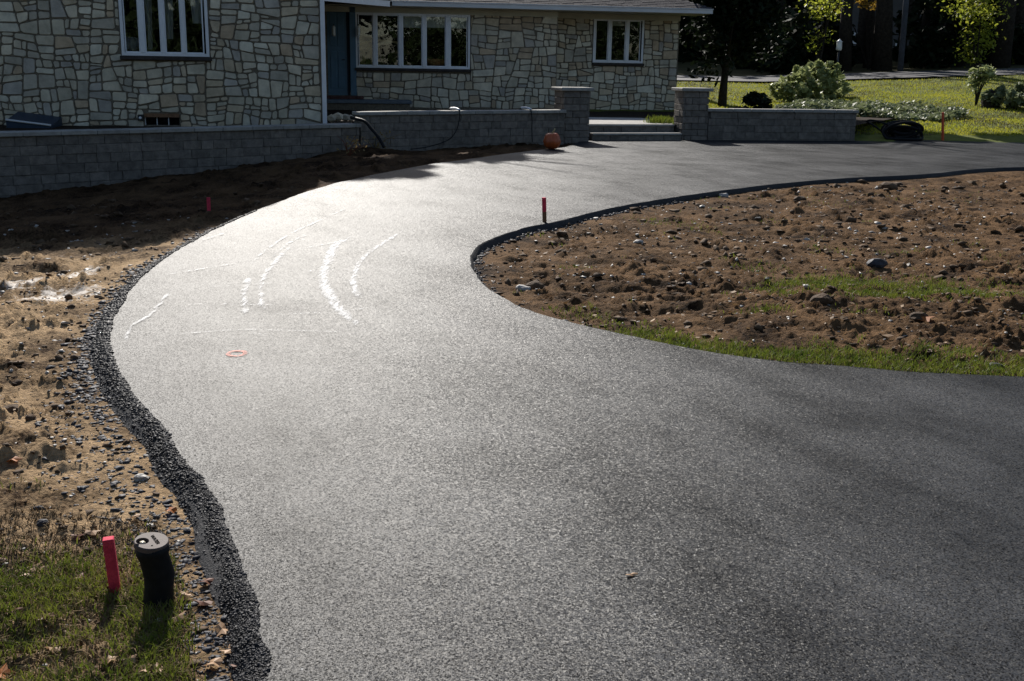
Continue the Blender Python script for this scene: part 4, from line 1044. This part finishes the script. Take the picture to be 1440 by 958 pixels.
# woodland trees behind the street
trunkA = mbmesh(trunk_vf(20, .24, .08, 16, 3.2, .6), M['bark']); trunkB = mbmesh(trunk_vf(22, .40, .12, 18, 4.0, .6), M['bark'])
crownA = crown_mesh(7000, 3.6, 3.6, 4.0, 60, 1.3, 17.0, .34, M['leaf_dark'])
crownB = crown_mesh(8000, 4.4, 4.4, 4.2, 70, 1.5, 18.5, .36, M['leaf_mid'])
sp = [(1100, 60, 0, 1), (1128, 56, 0, .8), (1187, 54, 1, .75), (1208, 63, 0, .9), (1222, 57, 0, 1.0), (1240, 53.5, 1, 1.0), (1291, 58, 0, .9), (1302, 64, 1, .8), (1318, 60, 0, 1.1), (1344, 55.5, 0, 1.2), (1404, 53, 1, 1.0), (1432, 57, 0, 1.1), (1372, 68, 1, .9), (1262, 66, 0, 1), (1160, 66, 1, .9)]
tree_lab = {1187: 'dark trunked tree beside the white post lantern', 1240: 'thick dark trunk just left of the utility pole', 1404: 'thick dark trunk right of the sunlit maple', 1432: 'dark trunk at the right edge of the picture',
            1100: 'slim dark tree across the street right behind the dark evergreen', 1128: 'slim dark tree across the street above the left of the rhododendron', 1208: 'slim far tree across the street just right of the post lantern', 1291: 'slim dark tree first to the right of the utility pole', 1302: 'farther dark tree second to the right of the utility pole',
            1318: 'dark tree midway between the utility pole and the sunlit maple', 1372: 'far dark tree directly behind the sunlit lime maple', 1262: 'far dark tree hidden behind the utility pole', 1160: 'far dark tree behind the yellow green maple on the left', 1222: 'slim dark trunk left of the thick trunk by the pole', 1344: 'slim dark trunk left of the sunlit maple'}
for i, (px, Y, big, s) in enumerate(sp):
    place_tree('woodland_tree', tree_lab.get(px, 'tall dark tree in the shaded woodland across the street'), 'tree', gl(px, Y), trunkB if big else trunkA, crownB if big else crownA, i * 1.7, s * (1.0 if big else 1.05), 'trees across the street')
# understory: lit maple sprays
def sapling(label, px, Y, blobs, n, m, size=.14, group='sunlit saplings across the street'):
    loc = Vector(gl(px, Y)); t = thing('sapling', label, 'tree', tuple(loc), group); mb = MB(); cs_ = []
    for (bx, by, r) in blobs:
        q = at(bx, by, Y + random.uniform(-.6, .6)); mb.tube([loc - UP * .1, loc.lerp(q, .55) + UP * .3, q], [.05, .03, .01], 5)
        k = int(n * 1.7 * r * r); cs_.append(np.array(q) + rng.standard_normal((k, 3)) * np.array([.62, .5, .45]) * r)
    mb.build('trunk', M['bark'], t)
    V, Fc = leaf_quads(np.vstack(cs_), size, .5); fast('crown', V - np.array(loc), Fc, m, t); return t
sapling('sunlit lime green maple in the gap before the thick right trunk', 1372, 51.5, [(1362, 4, .9), (1380, 12, .8), (1385, 42, .6), (1374, 56, .7), (1364, 20, .5), (1365, 80, .5), (1370, 72, .4), (1390, 62, .3)], 330, M['leaf_lime'], .09)
sapling('yellow green maple at the top left of the street trees', 1150, 51.5, [(1160, 8, .8), (1150, 14, .5), (1172, 2, .5), (1156, 52, .55), (1146, 64, .35), (1165, 18, .3)], 200, M['leaf_lime'], .09)
sapling('small golden leaved sapling between the dark trunks', 1222, 55, [(1214, 3, .35), (1231, 8, .35), (1185, 12, .3)], 300, M['leaf_gold'], .12)
sapling('small lime green sapling at the far right edge', 1420, 56, [(1418, 46, .45), (1438, 60, .35), (1420, 86, .2)], 260, M['leaf_lime'], .09)
BUSH = ['dark bush across the street just right of the dark evergreen tree', 'dark bush across the street behind the large rhododendron, left side', 'dark bush across the street directly above the large rhododendron', 'dark bush just left of the white post lantern',
        'dark bush just right of the utility pole', 'dark bush midway between the utility pole and the sunlit maple', 'dark bush at the left foot of the sunlit maple', 'dark bush between the sunlit maple and the thick right trunk', 'dark bush right of the thick right trunk',
        'dark bush cut by the right edge of the picture', 'dark bush partly hidden behind the dark evergreen tree', 'low dark bush at the street edge right of the utility pole']
for k, (px, Y) in enumerate([(1085, 56), (1112, 53), (1140, 57), (1165, 60), (1290, 62), (1325, 57), (1355, 60), (1392, 60), (1425, 62), (1450, 56), (1060, 60), (1308, 54.5)]):
    shrub(BUSH[k], px, Y, 900, 1.5, 1.2, 1.2 + .5 * (k % 3), .26, M['leaf_dark'], name='woodland_bush', k=22, cr=.6, group='dark bushes across the street', stems=4)
# far wood, one mass
n = 34000; X = rng.uniform(-10, 75, n); Y = rng.uniform(74, 92, n); Z = rng.random(n) ** 1.2 * 17
V, Fc = leaf_quads(np.c_[X, Y, zg(X, Y) + Z], .85, .2); kind(fast('far_woodland', V, Fc, M['leaf_dark']), 'stuff')
n = 90000; X = rng.uniform(-50, 50, n); Y = rng.uniform(-34, -22, n); Z = rng.random(n) ** 1.3 * 14; ok = fbm(X, Z, .35, 4, .6) > -.12 + .016 * Z; X, Y, Z = X[ok], Y[ok], Z[ok]
V, Fc = leaf_quads(np.c_[X, Y, Z], .42, .2); kind(fast('woodland_behind', V, Fc, M['leaf_mid']), 'stuff')
# distant house
hl = Vector(gl(1205, 72)); dh = thing('distant_house', 'grey house glimpsed between the dark trunks across the street', 'house', tuple(hl))
X0, X1 = at(1150, 60, 72).x, at(1300, 60, 72).x
box('wall', (X0, 72, hl.z - .3), (X1 - X0, 0, 0), (0, 6, 0), (0, 0, 4.6), M['siding'], dh)
obj('roof', [(X0 - .4, 71.6, hl.z + 4.3), (X1 + .4, 71.6, hl.z + 4.3), (X1 + .4, 75, hl.z + 6.3), (X0 - .4, 75, hl.z + 6.3), (X1 + .4, 78.4, hl.z + 4.3), (X0 - .4, 78.4, hl.z + 4.3)], [(0, 1, 2, 3), (3, 2, 4, 5), (0, 3, 5), (1, 4, 2), (0, 5, 4, 1)], M['shingle'], dh)
for (px0, py0, px1, py1) in ((1198, 84, 1209, 100), (1199, 46, 1209, 62), (1258, 60, 1268, 76)):
    a, b = at(px0, py1, 71.97), at(px1, py0, 71.97); fr = MB(); t_ = .1
    for (x_, z_, w_, h_) in ((a.x, a.z, b.x - a.x, t_), (a.x, b.z - t_, b.x - a.x, t_), (a.x, a.z + t_, t_, b.z - a.z - 2 * t_), (b.x - t_, a.z + t_, t_, b.z - a.z - 2 * t_)): fr.box((x_, 71.92, z_), (w_, 0, 0), (0, .08, 0), (0, 0, h_))
    f = fr.build('window', M['white'], dh); box('pane', (a.x + t_, 71.96, a.z + t_), (b.x - a.x - 2 * t_, 0, 0), (0, .03, 0), (0, 0, b.z - a.z - 2 * t_), M['glass'], f)
# post lantern and utility pole
ll = Vector(gl(1177, 51.2)); t = thing('post_lantern', 'white post lantern by the street before the dark trunks', 'lamp post', tuple(ll))
zb, zt = at(1177, 71, 51.2).z, at(1177, 59, 51.2).z
tube('post', [ll - UP * .2, Vector((ll.x, ll.y, zb))], .045, M['metal'], t, 8)
tube('lamp_glass', [(ll.x, ll.y, zb), (ll.x, ll.y, zb + .05), (ll.x, ll.y, zt)], [.10, .13, .12], M['lantern'], t, 8)
tube('lamp_roof', [(ll.x, ll.y, zt), (ll.x, ll.y, zt + .05), (ll.x, ll.y, zt + .13)], [.16, .08, .015], M['white'], t, 8)
pl = Vector(gl(1266, 50.9)); t = thing('utility_pole', 'weathered grey utility pole standing at the street edge', 'pole', tuple(pl))
tube('shaft', [pl - UP * .3, pl + Vector((-.06, 0, 4)), pl + Vector((-.1, 0, 9))], [.13, .12, .09], M['pole'], t, 12)
box('cross_arm', pl + Vector((-1.0, -.15, 8.3)), (1.9, 0, 0), (0, .1, 0), (0, 0, .12), M['pole'], t)

# ------------------------------------------------------------------ small stuff on the ground
ico = bmesh.new(); bmesh.ops.create_icosphere(ico, subdivisions=1, radius=1.0)
IV = np.array([q.co[:] for q in ico.verts]); IF = np.array([[x.index for x in g.verts] for g in ico.faces]); ico.free()
bx8 = np.array([(x, y, z) for x in (-1, 1) for y in (-1, 1) for z in (-1, 1)], float)
def pebbles(name, X, Y, Z, S, m, flat=.6, sink=.3):
    n = len(X); k = len(IV)
    base = IV[None] * (1 + .42 * rng.standard_normal((n, k, 1))).clip(.45, 1.7) + .22 * rng.standard_normal((n, k, 3))
    sc_ = np.c_[S * rng.uniform(.7, 1.3, n), S * rng.uniform(.7, 1.3, n), S * flat * rng.uniform(.6, 1.3, n)]
    base = base * sc_[:, None]; a = rng.random(n) * 6.28
    x = base[..., 0] * np.cos(a)[:, None] - base[..., 1] * np.sin(a)[:, None]; y = base[..., 0] * np.sin(a)[:, None] + base[..., 1] * np.cos(a)[:, None]
    V = np.stack([x + X[:, None], y + Y[:, None], base[..., 2] + (Z + S * flat * (1 - 2 * sink) * .5)[:, None]], -1).reshape(-1, 3)
    Fc = (IF[None] + (np.arange(n) * k)[:, None, None]).reshape(-1, 3)
    return kind(fast(name, V, Fc, m), 'stuff')
def scatter(n, th0, th1, y0, y1, left=True, keepf=None):
    Y = np.exp(rng.uniform(math.log(y0), math.log(y1), n)); X = rng.uniform(th0, th1, n) * Y
    ok = ~inside(road_poly, X, Y)
    X, Y = X[ok], Y[ok]
    if keepf is not None: k = keepf(X, Y); X, Y = X[k], Y[k]
    Z = (h_left if left else h_island)(X, Y)
    return X, Y, Z
lim = lambda X, Y: edge_dist(outer_d, X, Y) > .14
X, Y, Z = scatter(3600, -.62, .0, 2.2, 15, True, lim); pebbles('soil_clods', X, Y, Z, (.003 + .0016 * Y) * rng.lognormal(0, .6, len(X)).clip(.4, 3) * .7, M['clod'])
X, Y, Z = scatter(1500, -.62, .0, 2.2, 12, True, lim); pebbles('pale_pebbles', X, Y, Z, .0013 * Y * rng.lognormal(0, .5, len(X)).clip(.4, 2.2), M['pale'])
X, Y, Z = scatter(3800, -.02, .62, 5.2, 17, False); pebbles('soil_clods', X, Y, Z, .0013 * Y * rng.lognormal(0, .6, len(X)).clip(.4, 3.5), M['clod'])
X, Y, Z = scatter(1900, -.02, .62, 5.2, 17, False); pebbles('pale_pebbles', X, Y, Z, .0009 * Y * rng.lognormal(0, .5, len(X)).clip(.4, 2.6), M['pale'])
# dark crushed stone along the left shoulder
def along(L, n, d0, spread, y0, y1):
    L = L[(L[:, 1] > y0) & (L[:, 1] < y1)]; L = np.c_[np.interp(np.arange(0, len(L) - 1, .04), np.arange(len(L)), L[:, 0]), np.interp(np.arange(0, len(L) - 1, .04), np.arange(len(L)), L[:, 1])]; wts = 1 / L[:, 1]; i = rng.choice(len(L), n, p=wts / wts.sum())
    T = np.gradient(L, axis=0); T /= np.linalg.norm(T, axis=1)[:, None]; Nn = np.c_[-T[:, 1], T[:, 0]]
    d = d0 + np.abs(rng.standard_normal(n)) * spread * np.clip(1 + .8 * fbm(L[i, 0], L[i, 1], 1.2, 3), .3, 2)
    P_ = L[i] + Nn[i] * d[:, None]
    return P_[:, 0], P_[:, 1], d
def zedge(d): return -.0 - np.interp(d, [0, .022, .06, .10, .15], [0.0, .008, .035, .07, .13])
X, Y, d = along(outer, 4000, .075, .055, 1.9, 11); d2 = d + np.abs(rng.standard_normal(len(d))) * .24 * np.exp(-((Y - 4.4) / 1.1) ** 2); X = X - (d2 - d); d = d2; Z = np.maximum(h_left(X, Y), zedge(d))
pebbles('crushed_stone', X, Y, Z, .0017 * np.clip(Y, 3, 6) * rng.lognormal(0, .5, len(X)).clip(.4, 2.8) * .9, M['gravel'], .42)
X, Y, d = along(outer, 40000, -.012, .072, 1.9, 12)
pebbles('asphalt_crumbs', X, Y, zedge(d) + .001, .00072 * np.clip(Y, 3, 7) * rng.lognormal(0, .5, len(X)).clip(.4, 2.4), M['gravel2'], .7)
X, Y, d = along(inner[(inner[:, 0] < 5)], 1600, .03, .04, 4.5, 14)
pebbles('crushed_stone', X, Y, h_island(X, Y), .0010 * Y * rng.lognormal(0, .5, len(X)).clip(.4, 2), M['gravel'], .6)
# grass
def blades(name, X, Y, Z, h, wd, m, lean=.5):
    n = len(X); a = rng.random(n) * 6.28; l = rng.random(n) * 6.28; hh = h * rng.uniform(.5, 1.3, n); ln = lean * hh * rng.uniform(.2, 1.4, n)
    ex, ey = np.cos(a) * wd / 2, np.sin(a) * wd / 2; lx, ly = np.cos(l) * ln, np.sin(l) * ln
    b0 = np.c_[X - ex, Y - ey, Z - .01]; b1 = np.c_[X + ex, Y + ey, Z - .01]
    m0 = np.c_[X - ex * .8 + lx * .35, Y - ey * .8 + ly * .35, Z + hh * .6]; m1 = np.c_[X + ex * .8 + lx * .35, Y + ey * .8 + ly * .35, Z + hh * .6]
    t0 = np.c_[X + lx, Y + ly, Z + hh]
    V = np.stack([b0, b1, m1, m0, t0], 1).reshape(-1, 3); i = np.arange(n) * 5
    Fc = np.vstack([np.c_[i, i + 1, i + 2], np.c_[i, i + 2, i + 3], np.c_[i + 3, i + 2, i + 4]])
    return kind(fast(name, V, Fc, m), 'stuff')
fgk = lambda X, Y: (edge_dist(outer_d, X, Y) > .16 + .1 * rng.random(len(X))) & (fbm(X, Y, 3.2, 3) + .95 * (1 - sstep(Y, 3.2, 3.95)) - .28 + .22 * rng.standard_normal(len(X)) > .36)
X, Y, Z = scatter(70000, -.62, -.05, 2.15, 4.1, True, fgk); c = rng.random(len(X)) < .62
blades('grass', X[c], Y[c], Z[c], .034, .0042, M['blade'], .9); blades('dry_grass', X[~c], Y[~c], Z[~c], .03, .004, M['blade2'], 1.2)
X, Y, Z = scatter(60000, -.62, -.05, 2.15, 4.3, True, lambda X, Y: (edge_dist(outer_d, X, Y) > .2) & (fbm(X, Y, 4, 3) + 1.2 * (1 - sstep(Y, 3.3, 4.1)) > .35)); blades('dead_thatch', X[::2], Y[::2], Z[::2] + .008, .010, .004, M['thatch'], 4.0)
def band(X, Y):
    d = edge_dist(inner, X, Y); g = fbm(X, Y, 2.6, 4)
    s = sstep(X, .45, .9) * (1 - sstep(d, .10 + .09 * np.clip(X, 0, 5), .32 + .2 * np.clip(X, 0, 5))) * (Y < 8.5)
    q = gp(1225, 395); q2 = gp(1215, 415)
    p1 = np.exp(-(((X - 2.8) / .85) ** 2 + ((Y - 8.5) / .75) ** 2)) * 1.15
    p3 = np.exp(-(((X - 1.65) / .28) ** 2 + ((Y - 7.45) / .14) ** 2)) * .8
    return (s * .8 + p1 + p3 + g * .55 + .12 * rng.standard_normal(len(X)) > .55) & (d > .02)
X, Y, Z = scatter(150000, .0, .75, 5.2, 10.5, False, band); c = rng.random(len(X)) < .75
blades('grass', X[c], Y[c], Z[c], .036, .006, M['blade'], .9); blades('dry_grass', X[~c], Y[~c], Z[~c], .03, .006, M['blade2'], 1.1)
X, Y, Z = scatter(90000, .0, .62, 6, 17, False, lambda X, Y: fbm(X, Y + 40, 2.0, 4) > .36); blades('sparse_grass', X[::3], Y[::3], Z[::3], .03, .007, M['blade'], 1.0)
n = 90000; Y = np.exp(rng.uniform(math.log(25.7), math.log(46), n)); X = rng.uniform(.12, .62, n) * Y
ok = (~inside(road_poly, X, Y)) & (X > 4.6); X, Y = X[ok], Y[ok]; c = fbm(X, Y, .7, 4) + .3 * rng.standard_normal(len(X)) < .22
blades('lawn_grass', X[c], Y[c], h_lawn(X[c], Y[c]), .045, .022, M['blade3'], .8); blades('lawn_grass', X[~c], Y[~c], h_lawn(X[~c], Y[~c]), .045, .022, M['blade2'], .8)
# small lit grass tuft on the patio edge
q = at(931, 160, 26.0); n = 500; X = q.x + rng.normal(0, .16, n); Y = 26 + rng.normal(0, .2, n)
o = blades('grass_tuft', X, Y, np.full(n, .33), .14, .02, M['blade'], .6)
# dry weeds at the low wall
for (px, py, hh, lab) in ((528, 211, .36, 'pale dry weed stalks in front of the middle wall'), (490, 217, .34, 'rusty brown dry weed against the low wall')):
    b = gp(px, py, -.05); t = thing('dry_weed', lab, 'weed', tuple(b)); mb = MB()
    for k in range(9):
        d = Vector((random.gauss(.12, .14), random.gauss(0, .1), hh * random.uniform(.5, 1.1))); mb.tube([b - UP * .05, b + d * .6, b + d + Vector((d.x * .5, 0, -.04))], [.008, .006, .003], 4)
    mb.build('stalks', M['weed'] if px > 500 else M['leaf_brown'], t)
    c = np.array(b) + np.c_[rng.normal(.1, .12, 60), rng.normal(0, .08, 60), rng.uniform(.03, hh, 60)]; V, Fc = leaf_quads(c, .03, .2); fast('leaves', V - np.array(b), Fc, M['weed'], t)
# rubble behind the low wall step
for k, (px, py, r) in enumerate(((466, 163, .10), (474, 161, .12), (483, 162.5, .11), (490, 164, .08), (470, 166, .07))):
    c = at(px, py, 22.3); v, f = rock_vf(Vector((c.x, 22.3 + .1 * k, max(c.z - .05, .36))), r, 1.1, .8, .8, 1); o = obj('loose_stone', v, f, M['stones'][k % 3])
    tag(o, ('leftmost', 'third from left', 'fourth from left', 'rightmost', 'smallest, second from left')[k] + ' of the five loose grey stones behind the low wall step', 'stone', 'loose stones behind the low wall')
# single rocks and clods one can pick out
for (px, py, r, m, lab) in ((751, 398, .075, 'clod', 'brown clod with a pale stone beside it near the bend'), (735, 402, .05, 'pale', 'pale flat stone left of the brown clod near the bend'), (1125, 279, .07, 'clod', 'dark square clod on the dirt island under the far edge'),
                         (992, 273, .10, 'clod', 'dark lump of soil on the upper rim of the dirt island'), (1250, 262, .13, 'clod', 'wide dark clod at the far rim of the dirt island'), (898, 339, .045, 'pale', 'white stone in the middle of the dirt island'),
                         (1234, 366, .08, 'gravel', 'dark grey rock above the green patch on the dirt island'), (1290, 457, .06, 'clod', 'brown clod above the grass at the right of the dirt island'), (1155, 432, .07, 'clod', 'dark clod left of the green patch'),
                         (1018, 274, .06, 'pale', 'pale stone on the far rim of the dirt island'), (1397, 522, .04, 'gravel', 'dark stone at the asphalt edge in the grass strip'), (198, 667, .028, 'pale', 'flat tan stone by the dark gravel on the left'),
                         (60, 728, .022, 'gravel', 'small black stone on the tan dirt at left'), (18, 572, .045, 'clod', 'dark clod at the left picture edge')):
    left = px < 500; p = gp(px, py, -.04); z = float((h_left if left else h_island)(np.array([p.x]), np.array([p.y]))[0]); v, f = rock_vf(Vector((p.x, p.y, z + r * .25)), r, 1.15, .9, .65, 2)
    o = obj('rock' if m != 'clod' else 'soil_clod', v, f, M[m]); tag(o, lab, 'rock' if m != 'clod' else 'clod')
# fallen leaves
def leaf_mesh(name, r, m):
    n = 11; v = [(0, 0, .25 * r)]; 
    for k in range(n):
        a = 2 * math.pi * k / n; q = r * (1.0 if k % 2 == 0 else .62) * random.uniform(.85, 1.15); v.append((q * math.cos(a) * 1.3, q * math.sin(a), .32 * r * math.sin(2 * a + 1) + .1 * r))
    return mesh(name, v, [(0, 1 + k, 1 + (k + 1) % n) for k in range(n)], m)
lm = [leaf_mesh('fallen_leaf', 1, M[k]) for k in ('leaf_orange', 'leaf_tan', 'leaf_brown')]
def leaf(px, py, r, k, lab, z=None, group=None):
    p = gp(px, py, 0 if z is not None else -.04); zz = z if z is not None else float((h_left if px < 640 else h_island)(np.array([p.x]), np.array([p.y]))[0]) + .012
    o = link(bpy.data.objects.new('fallen_leaf', lm[k])); o.location = (p.x, p.y, zz); o.scale = (r, r, r); o.rotation_euler = (random.uniform(-.3, .3), random.uniform(-.3, .3), random.random() * 6)
    tag(o, lab, 'leaf', group); return o
o = leaf(888, 810, .017, 1, 'lone tan leaf lying on the near asphalt', .005); o.rotation_euler = (.04, .05, .4); o.scale = (.02, .011, .008)
leaf(19, 648, .028, 0, 'bright orange leaf on the tan dirt at the left edge'); leaf(1300, 459, .05, 0, 'golden orange leaf above the grass strip on the right')
leaf(1, 938, .03, 0, 'orange leaf in the grass at the bottom left corner')
GRASS_LEAVES = sorted(((112, 800, 2), (58, 785, 1), (45, 780, 1), (240, 715, 0), (262, 835, 1), (312, 883, 1), (325, 912, 1), (180, 922, 1), (155, 928, 1), (222, 938, 1), (290, 815, 2), (75, 905, 1), (63, 868, 2), (128, 738, 1), (190, 720, 1), (95, 880, 1), (285, 845, 2), (38, 800, 1), (300, 930, 1), (248, 868, 1), (205, 938, 1), (20, 860, 2), (335, 935, 2), (108, 742, 2)))
ORD = ['first', 'second', 'third', 'fourth', 'fifth', 'sixth', 'seventh', 'eighth', 'ninth', 'tenth', 'eleventh', 'twelfth', 'thirteenth', 'fourteenth', 'fifteenth', 'sixteenth', 'seventeenth']
cnt = [0, 0, 0]
for (px, py, k) in GRASS_LEAVES:
    tone = ('orange', 'tan', 'brown')[k]
    where = 'left of the pink stake' if px < 140 else ('around the drain riser' if px < 255 else 'beside the black asphalt edge')
    leaf(px, py, random.uniform(.017, .028), k, 'curled %s leaf %s, %s %s leaf from the left' % (tone, where, ORD[cnt[k]], tone), None, 'fallen leaves in the near grass'); cnt[k] += 1
X, Y, Z = scatter(2600, -.62, -.02, 2.2, 9, True, lim); c = np.c_[X, Y, Z + .008]; V, Fc = leaf_quads(c, .007 * 1.0, 2.0); V2 = V
sz = np.repeat(Y, 4)[:, None] / 4; V = (V - np.repeat(c, 4, 0)) * sz + np.repeat(c, 4, 0); kind(fast('leaf_litter', V * 1.0, Fc, M['litter']), 'stuff')
X, Y, Z = scatter(800, 0, .62, 5.2, 15, False); c = np.c_[X, Y, Z + .01]; V, Fc = leaf_quads(c, .022, 2.0); kind(fast('leaf_litter', V, Fc, M['litter']), 'stuff')
